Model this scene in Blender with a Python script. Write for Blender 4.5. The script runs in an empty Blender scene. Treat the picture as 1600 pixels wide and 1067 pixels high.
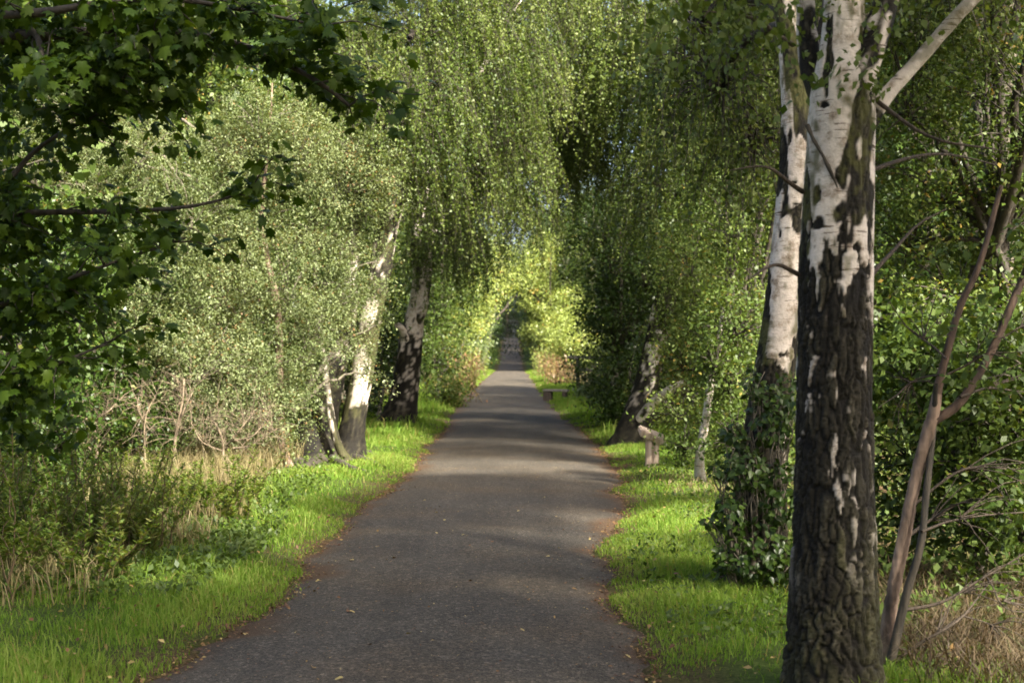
import bpy, math, random
import numpy as np
from mathutils import Vector

R = np.random.default_rng(7)
random.seed(7)
SC = bpy.context.scene
COL = SC.collection

# ------------------------------------------------------------------ camera
EYE, FOC, HOR = 1.6, 2400.0, 548.0          # eye height (m); focal length and horizon of the 1600x1067 photo
cam_d = bpy.data.cameras.new('camera')
cam_d.sensor_width = 36.0
cam_d.lens = 36.0 * FOC / 1600.0
cam_d.clip_start, cam_d.clip_end = 0.1, 1500.0
cam_d.dof.use_dof = True
cam_d.dof.focus_distance = 11.0
cam_d.dof.aperture_fstop = 4.0
cam = bpy.data.objects.new('camera', cam_d)
COL.objects.link(cam)
cam.location = (0, 0, EYE)
cam.rotation_euler = (math.radians(90) + math.atan((HOR - 533.5) / FOC), 0, 0)
SC.camera = cam

# ------------------------------------------------------------------ sky, sun, exposure
SUN = np.array([0.52, -0.64, 0.69]); SUN /= np.linalg.norm(SUN)      # towards the sun
w = bpy.data.worlds.new('World'); SC.world = w; w.use_nodes = True
nt = w.node_tree
sky = nt.nodes.new('ShaderNodeTexSky'); sky.sky_type = 'NISHITA'; sky.sun_disc = False
sky.sun_elevation = math.asin(SUN[2]); sky.sun_rotation = math.atan2(SUN[0], SUN[1])
sky.air_density = 0.8; sky.dust_density = 5.0; sky.ozone_density = 0.3
bg = nt.nodes['Background']; bg.inputs[1].default_value = 0.125
nt.links.new(sky.outputs[0], bg.inputs[0])
sl = bpy.data.lights.new('sun', 'SUN'); sl.energy = 4.8; sl.angle = math.radians(3.0); sl.color = (1.0, 0.94, 0.82)
so = bpy.data.objects.new('sun', sl); COL.objects.link(so)
so.rotation_euler = Vector(SUN).to_track_quat('Z', 'Y').to_euler()
so.location = (10, -10, 20)
vs = SC.view_settings
SC.display_settings.display_device = 'sRGB'
vs.view_transform = 'Standard'; vs.look = 'None'; vs.gamma = 1.0; vs.use_curve_mapping = False
vs.exposure = 2.15
cy = SC.cycles
cy.max_bounces = 6; cy.diffuse_bounces = 3; cy.glossy_bounces = 1; cy.transmission_bounces = 4; cy.transparent_max_bounces = 4
cy.sample_clamp_indirect = 6.0
cy.use_denoising = True
cy.filter_width = 1.7

# ------------------------------------------------------------------ helpers
def P(px, py, d):
    """point seen at (px, py) of the photograph at distance d"""
    return np.array([(px - 800.0) / FOC * d, d, EYE + (HOR - py) / FOC * d])

def sstep(a, b, x):
    t = np.clip((x - a) / (b - a), 0, 1); return t * t * (3 - 2 * t)

def _hash(ix, iy, iz, seed):
    h = (ix.astype(np.int64) * 374761393 + iy.astype(np.int64) * 668265263 + iz.astype(np.int64) * 2147483647 + seed * 974711) & 0xffffffff
    h = ((h ^ (h >> 13)) * 1274126177) & 0xffffffff
    return ((h ^ (h >> 16)) & 0xffff) / 32767.5 - 1.0

def noise(p, f=1.0, seed=0):
    """value noise, about -1..1"""
    p = np.asarray(p) * np.asarray(f)
    i = np.floor(p).astype(np.int64); t = p - i; t = t * t * (3 - 2 * t)
    out = 0
    for dx in (0, 1):
        for dy in (0, 1):
            for dz in (0, 1):
                wgt = np.abs(1 - dx - t[:, 0]) * np.abs(1 - dy - t[:, 1]) * np.abs(1 - dz - t[:, 2])
                out = out + wgt * _hash(i[:, 0] + dx, i[:, 1] + dy, i[:, 2] + dz, seed)
    return out

def fbm(p, f=1.0, seed=0, o=3):
    s, a = 0, 1.0
    f = np.asarray(f, float)
    for k in range(o):
        s = s + a * noise(p, f * 2 ** k, seed + k * 17); a *= 0.5
    return s / 1.5

def cells(p, seed=0):
    """distance to the border between cells (0 on it) and a random value per cell"""
    i = np.floor(p).astype(np.int64); f = p - i
    d1 = np.full(len(p), 9.0); d2 = np.full(len(p), 9.0); cid = np.zeros(len(p))
    for dx in (-1, 0, 1):
        for dy in (-1, 0, 1):
            for dz in (-1, 0, 1):
                j = i + [dx, dy, dz]
                o = np.stack([_hash(j[:, 0], j[:, 1], j[:, 2], seed + k) * .5 + .5 for k in (1, 2, 3)], -1)
                dd = np.linalg.norm(np.array([dx, dy, dz]) + o - f, axis=1)
                h = _hash(j[:, 0], j[:, 1], j[:, 2], seed + 9)
                near = dd < d1
                d2 = np.where(near, d1, np.minimum(d2, dd)); cid = np.where(near, h, cid); d1 = np.minimum(d1, dd)
    return d2 - d1, cid

def unit(v):
    return v / np.maximum(np.linalg.norm(v, axis=-1, keepdims=True), 1e-9)

def mesh_data(name, V, F, mat=None, attrs=None, smooth=False):
    V = np.asarray(V, np.float32); F = np.asarray(F, np.int32)
    me = bpy.data.meshes.new(name)
    n, k = F.shape
    me.vertices.add(len(V)); me.vertices.foreach_set('co', V.ravel())
    me.loops.add(n * k); me.loops.foreach_set('vertex_index', F.ravel())
    me.polygons.add(n)
    me.polygons.foreach_set('loop_start', np.arange(0, n * k, k, dtype=np.int32))
    me.polygons.foreach_set('loop_total', np.full(n, k, np.int32))
    if smooth: me.polygons.foreach_set('use_smooth', np.ones(n, bool))
    for an, av in (attrs or {}).items():
        at = me.attributes.new(an, 'FLOAT', 'POINT'); at.data.foreach_set('value', np.asarray(av, np.float32))
    me.update(calc_edges=True); me.validate()
    if mat: me.materials.append(mat)
    return me

def link(name, me, parent=None, loc=None):
    o = bpy.data.objects.new(name, me); COL.objects.link(o)
    if parent: o.parent = parent
    if loc is not None: o.location = tuple(float(c) for c in loc)
    return o

def tag(o, label=None, cat=None, group=None, kind=None):
    if label: o['label'] = label
    if cat: o['category'] = cat
    if group: o['group'] = group
    if kind: o['kind'] = kind
    return o

def thing(name, label, cat, base, group=None):
    o = bpy.data.objects.new(name, None); COL.objects.link(o)
    o.empty_display_size = 0.2
    o.location = tuple(float(c) for c in base)
    return tag(o, label, cat, group)

def base_of(o): return np.array(o.location)

class Geo:
    def __init__(s): s.V, s.F, s.A, s.n = [], [], [], 0
    def add(s, V, F, var=None):
        s.V.append(V); s.F.append(F + s.n); s.n += len(V)
        s.A.append(np.full(len(V), 0.5) if var is None else var)
    def data(s, name, mat, off=(0, 0, 0), smooth=False):
        V = np.concatenate(s.V) - np.asarray(off)
        return mesh_data(name, V, np.concatenate(s.F), mat, {'var': np.concatenate(s.A)}, smooth)

def tubes(Pt, Rd, sides=5):
    """N polylines Pt (N,K,3) with radii Rd (N,K) -> quads"""
    N, K, _ = Pt.shape
    T = np.gradient(Pt, axis=1); T = unit(T)
    up = np.zeros((N, 1, 3)); m = np.abs(T[:, :1, 2:3]).repeat(3, 2) > 0.8
    up[..., 2] = 1; up = np.where(m, np.array([[[1.0, 0, 0]]]), up)
    Nn = unit(np.cross(T, np.broadcast_to(up, T.shape))); B = np.cross(T, Nn)
    a = np.linspace(0, 2 * np.pi, sides, endpoint=False)
    V = Pt[:, :, None] + Rd[:, :, None, None] * (np.cos(a)[None, None, :, None] * Nn[:, :, None] + np.sin(a)[None, None, :, None] * B[:, :, None])
    V = V.reshape(-1, 3)
    k = np.arange(K - 1)[:, None]; j = np.arange(sides)[None]; j2 = (j + 1) % sides
    q = np.stack([k * sides + j, k * sides + j2, (k + 1) * sides + j2, (k + 1) * sides + j], -1).reshape(-1, 4)
    F = (q[None] + (np.arange(N) * K * sides)[:, None, None]).reshape(-1, 4)
    return V, F

def spline(C, n):
    """Catmull-Rom through control rows (any columns), n samples"""
    C = np.asarray(C, float)
    E = np.vstack([2 * C[0] - C[1], C, 2 * C[-1] - C[-2]])
    L = np.concatenate([[0], np.cumsum(np.linalg.norm(np.diff(C[:, :3], axis=0), axis=1))])
    s = np.linspace(0, L[-1], n); i = np.clip(np.searchsorted(L, s, 'right') - 1, 0, len(C) - 2)
    t = ((s - L[i]) / (L[i + 1] - L[i]))[:, None]
    p0, p1, p2, p3 = E[i], E[i + 1], E[i + 2], E[i + 3]
    return 0.5 * (2 * p1 + (p2 - p0) * t + (2 * p0 - 5 * p1 + 4 * p2 - p3) * t ** 2 + (3 * p1 - p0 - 3 * p2 + p3) * t ** 3)

def wiggle(Pt, amp, seed):
    """bend polylines (N,K,3) a little so that no twig is straight"""
    N, K, _ = Pt.shape
    g = np.random.default_rng(seed)
    t = np.linspace(0, 1, K)[None, :, None]
    ph = g.uniform(0, 6.28, (N, 1, 3)); fr = g.uniform(3, 8, (N, 1, 3))
    return Pt + amp * np.sin(ph + fr * t) * np.minimum(t * 3, 1) - amp * np.sin(ph) * np.minimum(t * 3, 1) * 0.3

# ------------------------------------------------------------------ materials
def mat_new(name):
    m = bpy.data.materials.new(name); m.use_nodes = True
    t = m.node_tree; t.nodes.clear()
    out = t.nodes.new('ShaderNodeOutputMaterial')
    return m, t, out

def N_(t, kind, **kw):
    n = t.nodes.new(kind)
    for k, v in kw.items():
        if k in n.inputs: n.inputs[k].default_value = v
        else: setattr(n, k, v)
    return n

def ramp(t, src, stops, interp='LINEAR'):
    r = t.nodes.new('ShaderNodeValToRGB'); r.color_ramp.interpolation = interp
    e = r.color_ramp.elements
    e[0].position, e[0].color = stops[0][0], (*stops[0][1], 1)
    e[1].position, e[1].color = stops[-1][0], (*stops[-1][1], 1)
    for p, c in stops[1:-1]:
        x = e.new(p); x.color = (*c, 1)
    t.links.new(src, r.inputs[0]); return r

def mix(t, fac, a, b, blend='MIX'):
    m = t.nodes.new('ShaderNodeMix'); m.data_type = 'RGBA'; m.blend_type = blend
    if isinstance(fac, (int, float)): m.inputs[0].default_value = fac
    else: t.links.new(fac, m.inputs[0])
    for i, c in ((6, a), (7, b)):
        if isinstance(c, tuple): m.inputs[i].default_value = (*c, 1)
        else: t.links.new(c, m.inputs[i])
    return m.outputs[2]

def leaf_mat(name, cols, trans=0.35, rough=0.45, odd=None, spec=0.4, tint=(1.25, 1.15, 0.5)):
    """cols: colours from dark to light picked per leaf by the attribute var; odd: colour of the rare turned leaf"""
    m, t, out = mat_new(name)
    a = N_(t, 'ShaderNodeAttribute', attribute_name='var')
    st = [(i * 0.94 / (len(cols) - 1), c) for i, c in enumerate(cols)]
    if odd: st += [(0.965, cols[-1]), (0.98, odd)]
    r = ramp(t, a.outputs['Fac'], st)
    p = N_(t, 'ShaderNodeBsdfPrincipled', Roughness=rough)
    p.inputs['Specular IOR Level'].default_value = spec
    t.links.new(r.outputs[0], p.inputs['Base Color'])
    tr = N_(t, 'ShaderNodeBsdfTranslucent')
    t.links.new(mix(t, 1.0, r.outputs[0], tint, 'MULTIPLY'), tr.inputs[0])
    mx = N_(t, 'ShaderNodeMixShader'); mx.inputs[0].default_value = trans
    t.links.new(p.outputs[0], mx.inputs[1]); t.links.new(tr.outputs[0], mx.inputs[2])
    t.links.new(mx.outputs[0], out.inputs[0])
    return m

M = {}
M['birch_leaf'] = leaf_mat('birch_leaf', [(.030, .054, .008), (.062, .098, .015), (.100, .138, .026), (.155, .188, .052)], odd=(.24, .17, .04), rough=.48, spec=.28)
M['near_leaf'] = leaf_mat('near_birch_leaf', [(.050, .090, .012), (.085, .125, .022), (.12, .16, .035)], rough=.45, spec=.3)
M['pale_leaf'] = leaf_mat('pale_willow_leaf', [(.060, .088, .026), (.108, .140, .050), (.160, .195, .082), (.245, .275, .140)], odd=(.20, .12, .05), rough=.5, spec=.3)
M['syc_leaf'] = leaf_mat('sycamore_leaf', [(.022, .048, .004), (.037, .072, .005), (.057, .10, .007), (.088, .14, .010)], trans=.42, rough=.5, spec=.22)
M['dark_leaf'] = leaf_mat('dark_shrub_leaf', [(.018, .038, .006), (.032, .060, .009), (.055, .088, .014)], trans=.24, rough=.36, spec=.28, odd=(.12, .13, .03))
M['mid_leaf'] = leaf_mat('shrub_leaf', [(.036, .066, .010), (.064, .100, .018), (.10, .140, .030)], rough=.46, spec=.28, odd=(.19, .17, .035))
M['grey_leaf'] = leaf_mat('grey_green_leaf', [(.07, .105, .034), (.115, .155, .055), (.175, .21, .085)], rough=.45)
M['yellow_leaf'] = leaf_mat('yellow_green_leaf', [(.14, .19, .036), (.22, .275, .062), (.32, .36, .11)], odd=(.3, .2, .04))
M['red_leaf'] = leaf_mat('reddened_leaf', [(.19, .09, .04), (.27, .15, .08), (.34, .24, .13), (.24, .25, .07)])
M['weed_leaf'] = leaf_mat('weed_leaf', [(.06, .105, .014), (.10, .16, .024), (.15, .20, .04), (.22, .22, .07)], trans=.45, rough=.55, spec=.25)
M['grass'] = leaf_mat('grass_blade', [(.085, .165, .020), (.135, .235, .032), (.19, .285, .046), (.26, .31, .08)], trans=.5, rough=.6, spec=.1, odd=(.30, .25, .09), tint=(1.2, 1.2, .4))
M['straw'] = leaf_mat('straw', [(.09, .07, .03), (.16, .125, .055), (.24, .20, .09), (.08, .10, .02)], trans=.25, rough=.6)
M['bracken'] = leaf_mat('dry_bracken', [(.035, .023, .012), (.07, .046, .023), (.12, .085, .045), (.06, .07, .02)], trans=.25, rough=.6)
M['litter'] = leaf_mat('fallen_leaf', [(.07, .03, .015), (.14, .065, .025), (.26, .16, .05), (.42, .33, .12)], trans=.1, rough=.6)

def plain_bark(name, a, b, f=14.0):
    m, t, out = mat_new(name)
    tc = N_(t, 'ShaderNodeTexCoord')
    mp = N_(t, 'ShaderNodeMapping'); mp.inputs['Scale'].default_value = (1, 1, 0.25)
    t.links.new(tc.outputs['Object'], mp.inputs[0])
    n = N_(t, 'ShaderNodeTexNoise', Scale=f * 2, Detail=5.0)
    t.links.new(mp.outputs[0], n.inputs['Vector'])
    r = ramp(t, n.outputs['Fac'], [(.32, a), (.68, b)])
    p = N_(t, 'ShaderNodeBsdfPrincipled', Roughness=.85)
    t.links.new(r.outputs[0], p.inputs['Base Color'])
    bu = N_(t, 'ShaderNodeBump', Strength=.6, Distance=.02)
    t.links.new(n.outputs['Fac'], bu.inputs['Height']); t.links.new(bu.outputs[0], p.inputs['Normal'])
    t.links.new(p.outputs[0], out.inputs[0]); return m
M['dark_bark'] = plain_bark('dark_bark', (.018, .015, .010), (.06, .048, .032))
M['grey_bark'] = plain_bark('grey_bark', (.07, .06, .042), (.17, .145, .105))
M['pink_bark'] = plain_bark('pink_bark', (.05, .032, .020), (.30, .21, .15), 9)
M['red_bark'] = plain_bark('red_brown_bark', (.022, .013, .008), (.10, .062, .04), 12)
M['pale_twig'] = plain_bark('pale_dead_wood', (.05, .036, .022), (.23, .175, .11))
M['twig'] = plain_bark('brown_twig', (.025, .018, .011), (.07, .05, .032), 30)

def birch_bark():
    m, t, out = mat_new('birch_bark')
    at = {k: N_(t, 'ShaderNodeAttribute', attribute_name=k).outputs['Fac'] for k in ('white', 'relief', 'moss', 'tone')}
    tc = N_(t, 'ShaderNodeTexCoord')
    # horizontal lenticels on the white skin
    mp = N_(t, 'ShaderNodeMapping'); mp.inputs['Scale'].default_value = (9, 9, 75)
    t.links.new(tc.outputs['Object'], mp.inputs[0])
    le = N_(t, 'ShaderNodeTexNoise', Scale=1.0, Detail=3.0, Roughness=.6); t.links.new(mp.outputs[0], le.inputs['Vector'])
    ler = ramp(t, le.outputs['Fac'], [(.60, (0, 0, 0)), (.68, (1, 1, 1))])
    pn = N_(t, 'ShaderNodeTexNoise', Scale=13.0, Detail=7.0, Roughness=.68); t.links.new(tc.outputs['Object'], pn.inputs['Vector'])
    skin = ramp(t, pn.outputs['Fac'], [(.28, (.16, .12, .08)), (.40, (.40, .33, .26)), (.50, (.62, .55, .47)), (.64, (.66, .59, .52)), (.72, (.40, .33, .25)), (.80, (.18, .13, .085))])
    skin2 = mix(t, ler.outputs[0], skin.outputs[0], (.13, .095, .065))
    # rough black plates
    fn = N_(t, 'ShaderNodeTexNoise', Scale=45.0, Detail=5.0, Roughness=.65); t.links.new(tc.outputs['Object'], fn.inputs['Vector'])
    tn = t.nodes.new('ShaderNodeMath'); tn.operation = 'MULTIPLY_ADD'; tn.inputs[1].default_value = .45
    t.links.new(at['tone'], tn.inputs[0])
    hf = t.nodes.new('ShaderNodeMath'); hf.operation = 'MULTIPLY'; hf.inputs[1].default_value = .6
    t.links.new(fn.outputs['Fac'], hf.inputs[0]); t.links.new(hf.outputs[0], tn.inputs[2])
    plate = ramp(t, tn.outputs[0], [(.25, (.010, .008, .005)), (.5, (.024, .0205, .012)), (.68, (.05, .044, .026)), (.85, (.12, .105, .07))])
    rough = mix(t, at['relief'], (.006, .005, .0035), plate.outputs[0])
    base = mix(t, at['white'], rough, skin2)
    mn = mix(t, fn.outputs['Fac'], (.030, .034, .007), (.13, .125, .04))
    col = mix(t, at['moss'], base, mn)
    p = N_(t, 'ShaderNodeBsdfPrincipled', Roughness=.8)
    p.inputs['Specular IOR Level'].default_value = .25
    t.links.new(col, p.inputs['Base Color'])
    bu = N_(t, 'ShaderNodeBump', Strength=.75, Distance=.012); t.links.new(fn.outputs['Fac'], bu.inputs['Height'])
    bu2 = N_(t, 'ShaderNodeBump', Strength=.3, Distance=.006); t.links.new(ler.outputs[0], bu2.inputs['Height'])
    bu2.invert = True
    t.links.new(bu.outputs[0], bu2.inputs['Normal']); t.links.new(bu2.outputs[0], p.inputs['Normal'])
    t.links.new(p.outputs[0], out.inputs[0]); return m
M['birch_bark'] = birch_bark()

def ground_mat():
    m, t, out = mat_new('woodland_soil')
    tc = N_(t, 'ShaderNodeTexCoord')
    n1 = N_(t, 'ShaderNodeTexNoise', Scale=1.3, Detail=6.0, Roughness=.65); t.links.new(tc.outputs['Object'], n1.inputs['Vector'])
    n2 = N_(t, 'ShaderNodeTexNoise', Scale=38.0, Detail=4.0, Roughness=.7); t.links.new(tc.outputs['Object'], n2.inputs['Vector'])
    soil = ramp(t, n2.outputs['Fac'], [(.3, (.028, .018, .010)), (.5, (.07, .045, .024)), (.68, (.15, .10, .05))])
    green = ramp(t, n2.outputs['Fac'], [(.3, (.025, .045, .008)), (.7, (.075, .115, .02))])
    r = ramp(t, n1.outputs['Fac'], [(.42, (0, 0, 0)), (.60, (1, 1, 1))])
    a = N_(t, 'ShaderNodeAttribute', attribute_name='var')
    f = t.nodes.new('ShaderNodeMath'); f.operation = 'MAXIMUM'
    f2 = t.nodes.new('ShaderNodeMath'); f2.operation = 'MULTIPLY'; f2.inputs[1].default_value = .6
    t.links.new(r.outputs[0], f2.inputs[0]); t.links.new(f2.outputs[0], f.inputs[0]); t.links.new(a.outputs['Fac'], f.inputs[1])
    c = mix(t, f.outputs[0], soil.outputs[0], green.outputs[0])
    p = N_(t, 'ShaderNodeBsdfPrincipled', Roughness=.95); p.inputs['Specular IOR Level'].default_value = .08; t.links.new(c, p.inputs['Base Color'])
    bu = N_(t, 'ShaderNodeBump', Strength=.8, Distance=.03); t.links.new(n2.outputs['Fac'], bu.inputs['Height']); t.links.new(bu.outputs[0], p.inputs['Normal'])
    t.links.new(p.outputs[0], out.inputs[0]); return m
M['ground'] = ground_mat()

def path_mat():
    m, t, out = mat_new('worn_tarmac')
    tc = N_(t, 'ShaderNodeTexCoord')
    g = N_(t, 'ShaderNodeTexNoise', Scale=75.0, Detail=5.0, Roughness=.78); t.links.new(tc.outputs['Object'], g.inputs['Vector'])
    v = N_(t, 'ShaderNodeTexVoronoi', Scale=85.0); t.links.new(tc.outputs['Object'], v.inputs['Vector'])
    mp = N_(t, 'ShaderNodeMapping'); mp.inputs['Scale'].default_value = (2.4, .22, 1)
    t.links.new(tc.outputs['Object'], mp.inputs[0])
    s = N_(t, 'ShaderNodeTexNoise', Scale=1.0, Detail=6.0, Roughness=.6); t.links.new(mp.outputs[0], s.inputs['Vector'])
    b = N_(t, 'ShaderNodeTexNoise', Scale=.9, Detail=5.0); t.links.new(tc.outputs['Object'], b.inputs['Vector'])
    grit = ramp(t, g.outputs['Fac'], [(.28, (.018, .0158, .0123)), (.46, (.048, .0425, .0345)), (.58, (.088, .079, .065)), (.70, (.22, .20, .168))])
    worn = mix(t, s.outputs['Fac'], (.52, .50, .48), (1.5, 1.47, 1.44))
    va = N_(t, 'ShaderNodeTexVoronoi', Scale=48.0); t.links.new(tc.outputs['Object'], va.inputs['Vector'])
    sp = N_(t, 'ShaderNodeSeparateColor'); t.links.new(va.outputs['Color'], sp.inputs[0])
    ag = ramp(t, sp.outputs[0], [(0, (.68, .68, .68)), (.6, (.97, .96, .94)), (.9, (1.2, 1.18, 1.14)), (1, (1.9, 1.82, 1.7))])
    c = mix(t, 1.0, mix(t, 1.0, grit.outputs[0], ag.outputs[0], 'MULTIPLY'), worn, 'MULTIPLY')
    br = ramp(t, b.outputs['Fac'], [(.45, (0, 0, 0)), (.7, (1, 1, 1))])
    c = mix(t, br.outputs[0], c, mix(t, 1.0, c, (1.18, 1.08, .95), 'MULTIPLY'))
    e = N_(t, 'ShaderNodeAttribute', attribute_name='var')
    c = mix(t, e.outputs['Fac'], c, mix(t, g.outputs['Fac'], (.03, .017, .009), (.11, .066, .035)))
    p = N_(t, 'ShaderNodeBsdfPrincipled', Roughness=.88); p.inputs['Specular IOR Level'].default_value = .2; t.links.new(c, p.inputs['Base Color'])
    bu = N_(t, 'ShaderNodeBump', Strength=.7, Distance=.006); t.links.new(v.outputs['Distance'], bu.inputs['Height'])
    bu2 = N_(t, 'ShaderNodeBump', Strength=.5, Distance=.03); t.links.new(s.outputs['Fac'], bu2.inputs['Height'])
    t.links.new(bu.outputs[0], bu2.inputs['Normal']); t.links.new(bu2.outputs[0], p.inputs['Normal'])
    t.links.new(p.outputs[0], out.inputs[0]); return m
M['path'] = path_mat()

def wood_mat(name, a, b):
    m, t, out = mat_new(name)
    tc = N_(t, 'ShaderNodeTexCoord')
    mp = N_(t, 'ShaderNodeMapping'); mp.inputs['Scale'].default_value = (26, 26, 2.5)
    t.links.new(tc.outputs['Object'], mp.inputs[0])
    n = N_(t, 'ShaderNodeTexNoise', Scale=1.0, Detail=5.0); t.links.new(mp.outputs[0], n.inputs['Vector'])
    r = ramp(t, n.outputs['Fac'], [(.32, a), (.66, b)])
    p = N_(t, 'ShaderNodeBsdfPrincipled', Roughness=.8); t.links.new(r.outputs[0], p.inputs['Base Color'])
    bu = N_(t, 'ShaderNodeBump', Strength=.6, Distance=.006); t.links.new(n.outputs['Fac'], bu.inputs['Height']); t.links.new(bu.outputs[0], p.inputs['Normal'])
    t.links.new(p.outputs[0], out.inputs[0]); return m
M['pale_wood'] = wood_mat('weathered_pale_wood', (.24, .17, .12), (.52, .41, .32))
M['dark_wood'] = wood_mat('weathered_dark_wood', (.03, .022, .016), (.085, .062, .045))
M['grey_wood'] = wood_mat('weathered_grey_wood', (.13, .11, .09), (.30, .265, .22))

# ------------------------------------------------------------------ ground and path
def path_z(y):
    y = np.asarray(y, float)
    return np.interp(y, [-50, 110, 132, 150, 165, 180, 200, 240, 260, 320, 900], [0, 0, -.1, -.28, -.26, .2, 1.25, 3.45, 3.7, 3.2, 3.0])
_EY = [-40, 5, 7.4, 9.3, 12.7, 17.3, 21, 27, 38, 53, 74, 100, 128, 400, 900]
_EL = [-1.95, -1.9, -1.85, -1.55, -1.6, -1.48, -1.42, -1.38, -1.5, -1.68, -1.65, -1.55, -1.5, -1.5, -1.5]
_ER = [.6, .64, .67, .66, .80, 1.24, 1.47, 1.40, 1.25, 1.13, 1.17, 1.15, 1.16, 1.2, 1.2]
def edge_l(y):
    y = np.asarray(y, float); q = np.stack([y, y * 0, y * 0], -1)
    return np.interp(y, _EY, _EL) + .09 * noise(q, .9, 3) + .05 * noise(q, 3.1, 4)
def edge_r(y):
    y = np.asarray(y, float); q = np.stack([y, y * 0, y * 0], -1)
    return np.interp(y, _EY, _ER) + .09 * noise(q, .8, 5) + .05 * noise(q, 3.3, 6)

def ground_z(x, y):
    z = path_z(y)
    l, r = edge_l(y), edge_r(y)
    d = np.maximum(l - x, x - r)                       # distance outside the path
    q = np.stack([x, y, x * 0], -1)
    z = z + np.where(d < 0, -.035, 0) + sstep(0, .5, d) * .045
    z = z + sstep(.6, 4, d) * (.10 * noise(q, .35, 8) + .04 * noise(q, 1.3, 9))
    z = z + sstep(6, 40, d) * (.8 + .6 * noise(q, .06, 10))
    return z

def grid_sheet(xs, ys, zf):
    X, Y = np.meshgrid(xs, ys)
    x, y = X.ravel(), Y.ravel()
    V = np.stack([x, y, zf(x, y)], -1)
    nx, ny = len(xs), len(ys)
    i = (np.arange(ny - 1)[:, None] * nx + np.arange(nx - 1)[None]).ravel()
    return V, np.stack([i, i + 1, i + nx + 1, i + nx], -1)

xs = np.concatenate([[-600, -250, -120, -70, -45, -30, -20, -14, -10, -8], np.arange(-6, 5.01, .11), [7, 9, 12, 16, 22, 30, 45, 70, 120, 250, 600]])
ys = np.concatenate([[-300, -100, -40, -20, -10, -4, 0], np.arange(3, 30, .2), np.arange(30, 135, .8), np.arange(136, 300, 4), [320, 360, 420, 520, 700, 900]])
V, F = grid_sheet(xs, ys, ground_z)
dd = np.maximum(edge_l(V[:, 1]) - V[:, 0], V[:, 0] - edge_r(V[:, 1]))
gv = sstep(.12, .5, dd) * (1 - sstep(1.2, 2.6, dd)) * .9
tag(link('ground', mesh_data('ground', V, F, M['ground'], {'var': gv}, True)), 'woodland floor of brown soil and leaf mould beneath the trees', kind='structure')

def build_path():
    ys = np.concatenate([np.arange(-30, 4, 1.0), np.arange(4, 32, .1), np.arange(32, 132, .5), np.arange(132, 300, 2.0), [310, 340]])
    t = np.linspace(-1, 1, 25)
    l, r = edge_l(ys), edge_r(ys)
    c, h = (l + r) / 2, (r - l) / 2 + .03
    X = c[:, None] + h[:, None] * t[None]; Y = np.repeat(ys[:, None], 25, 1)
    q = np.stack([X.ravel(), Y.ravel(), 0 * X.ravel()], -1)
    Z = path_z(Y) + .03 * (1 - t[None] ** 2) - .028 * np.abs(t[None]) ** 8 + (.007 * noise(q, .9, 12)).reshape(X.shape) + (.004 * noise(q, 4, 13)).reshape(X.shape)
    V = np.stack([X.ravel(), Y.ravel(), Z.ravel()], -1)
    nx = 25; i = (np.arange(len(ys) - 1)[:, None] * nx + np.arange(nx - 1)[None]).ravel()
    F = np.stack([i, i + 1, i + nx + 1, i + nx], -1)
    ed = sstep(.26, .04, (h[:, None] * (1 - np.abs(t[None]))).ravel() + .16 * noise(q, 2.2, 14) + .07 * noise(q, 8, 15))
    tag(link('path', mesh_data('path', V, F, M['path'], {'var': ed * .9}, True)), 'straight worn grey tarmac path running through the trees', kind='structure')
build_path()

# ------------------------------------------------------------------ leaves
def leaf_quads(pos, dirv, nrm, L, W, var, fold=.18):
    d = unit(dirv); n = unit(nrm - d * (nrm * d).sum(-1, keepdims=True)); s = np.cross(d, n)
    L = np.broadcast_to(np.asarray(L, float), (len(pos),))[:, None]; W = np.broadcast_to(np.asarray(W, float), (len(pos),))[:, None]
    m = pos + d * L * .42
    V = np.stack([pos, m + s * W * .5 + n * W * fold, pos + d * L, m - s * W * .5 + n * W * fold], 1).reshape(-1, 3)
    i = np.arange(len(pos))[:, None] * 4
    return V, i + np.arange(4)[None], np.repeat(var, 4)

def blob_pts(g, c, r, n, shell=.55):
    u = unit(g.normal(size=(n, 3))); rad = g.uniform(0, 1, (n, 1)) ** (1 / 3.0)
    rad = np.where(g.uniform(0, 1, (n, 1)) < shell, .72 + .28 * rad, rad)
    return c + u * rad * np.asarray(r)

def vary(g, pos, seed, spread=.22):
    """per-leaf tone: clumps of kindred leaves plus a spread of its own"""
    v = .46 + .30 * noise(pos, 1.1, seed) + g.normal(0, spread, len(pos))
    v = np.clip(v, 0, .94)
    return np.where(g.uniform(0, 1, len(pos)) < .012, .99, v)

def clump_leaves(g, c, r, n, size, per=45, clump=.22, droop=.3, up=.9, shell=.55, aspect=.62, seed=1, plume=1.5):
    """a bushy mass: leaf sprays gathered round many centres; returns leaf arrays and the centres"""
    k = max(3, n // per)
    ctr = blob_pts(g, c, r, k, shell)
    idx = g.integers(0, k, n)
    out = unit(ctr - c)
    ax = unit(out + g.normal(0, .5, (k, 3)) + [0, 0, .25])
    t = g.uniform(-1, .6, n)[:, None]
    cl = clump * g.uniform(.6, 1.4, k)
    pos = ctr[idx] + ax[idx] * t * cl[idx][:, None] * plume + g.normal(0, .42, (n, 3)) * cl[idx][:, None]
    pos[:, 2] -= .25 * plume * cl[idx] * (np.maximum(t[:, 0] + .4, 0)) ** 2
    d = ax[idx] * .7 + g.normal(0, .7, (n, 3)) + [0, 0, -droop]
    nr = out[idx] * .35 + [0, 0, up] + g.normal(0, .55, (n, 3))
    L = size * g.uniform(.5, 1.35, n)
    tone = np.clip(vary(g, pos, seed, .16) + g.normal(0, .14, k)[idx], 0, .99)
    return (pos, d, nr, L, L * aspect, tone), ctr

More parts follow.
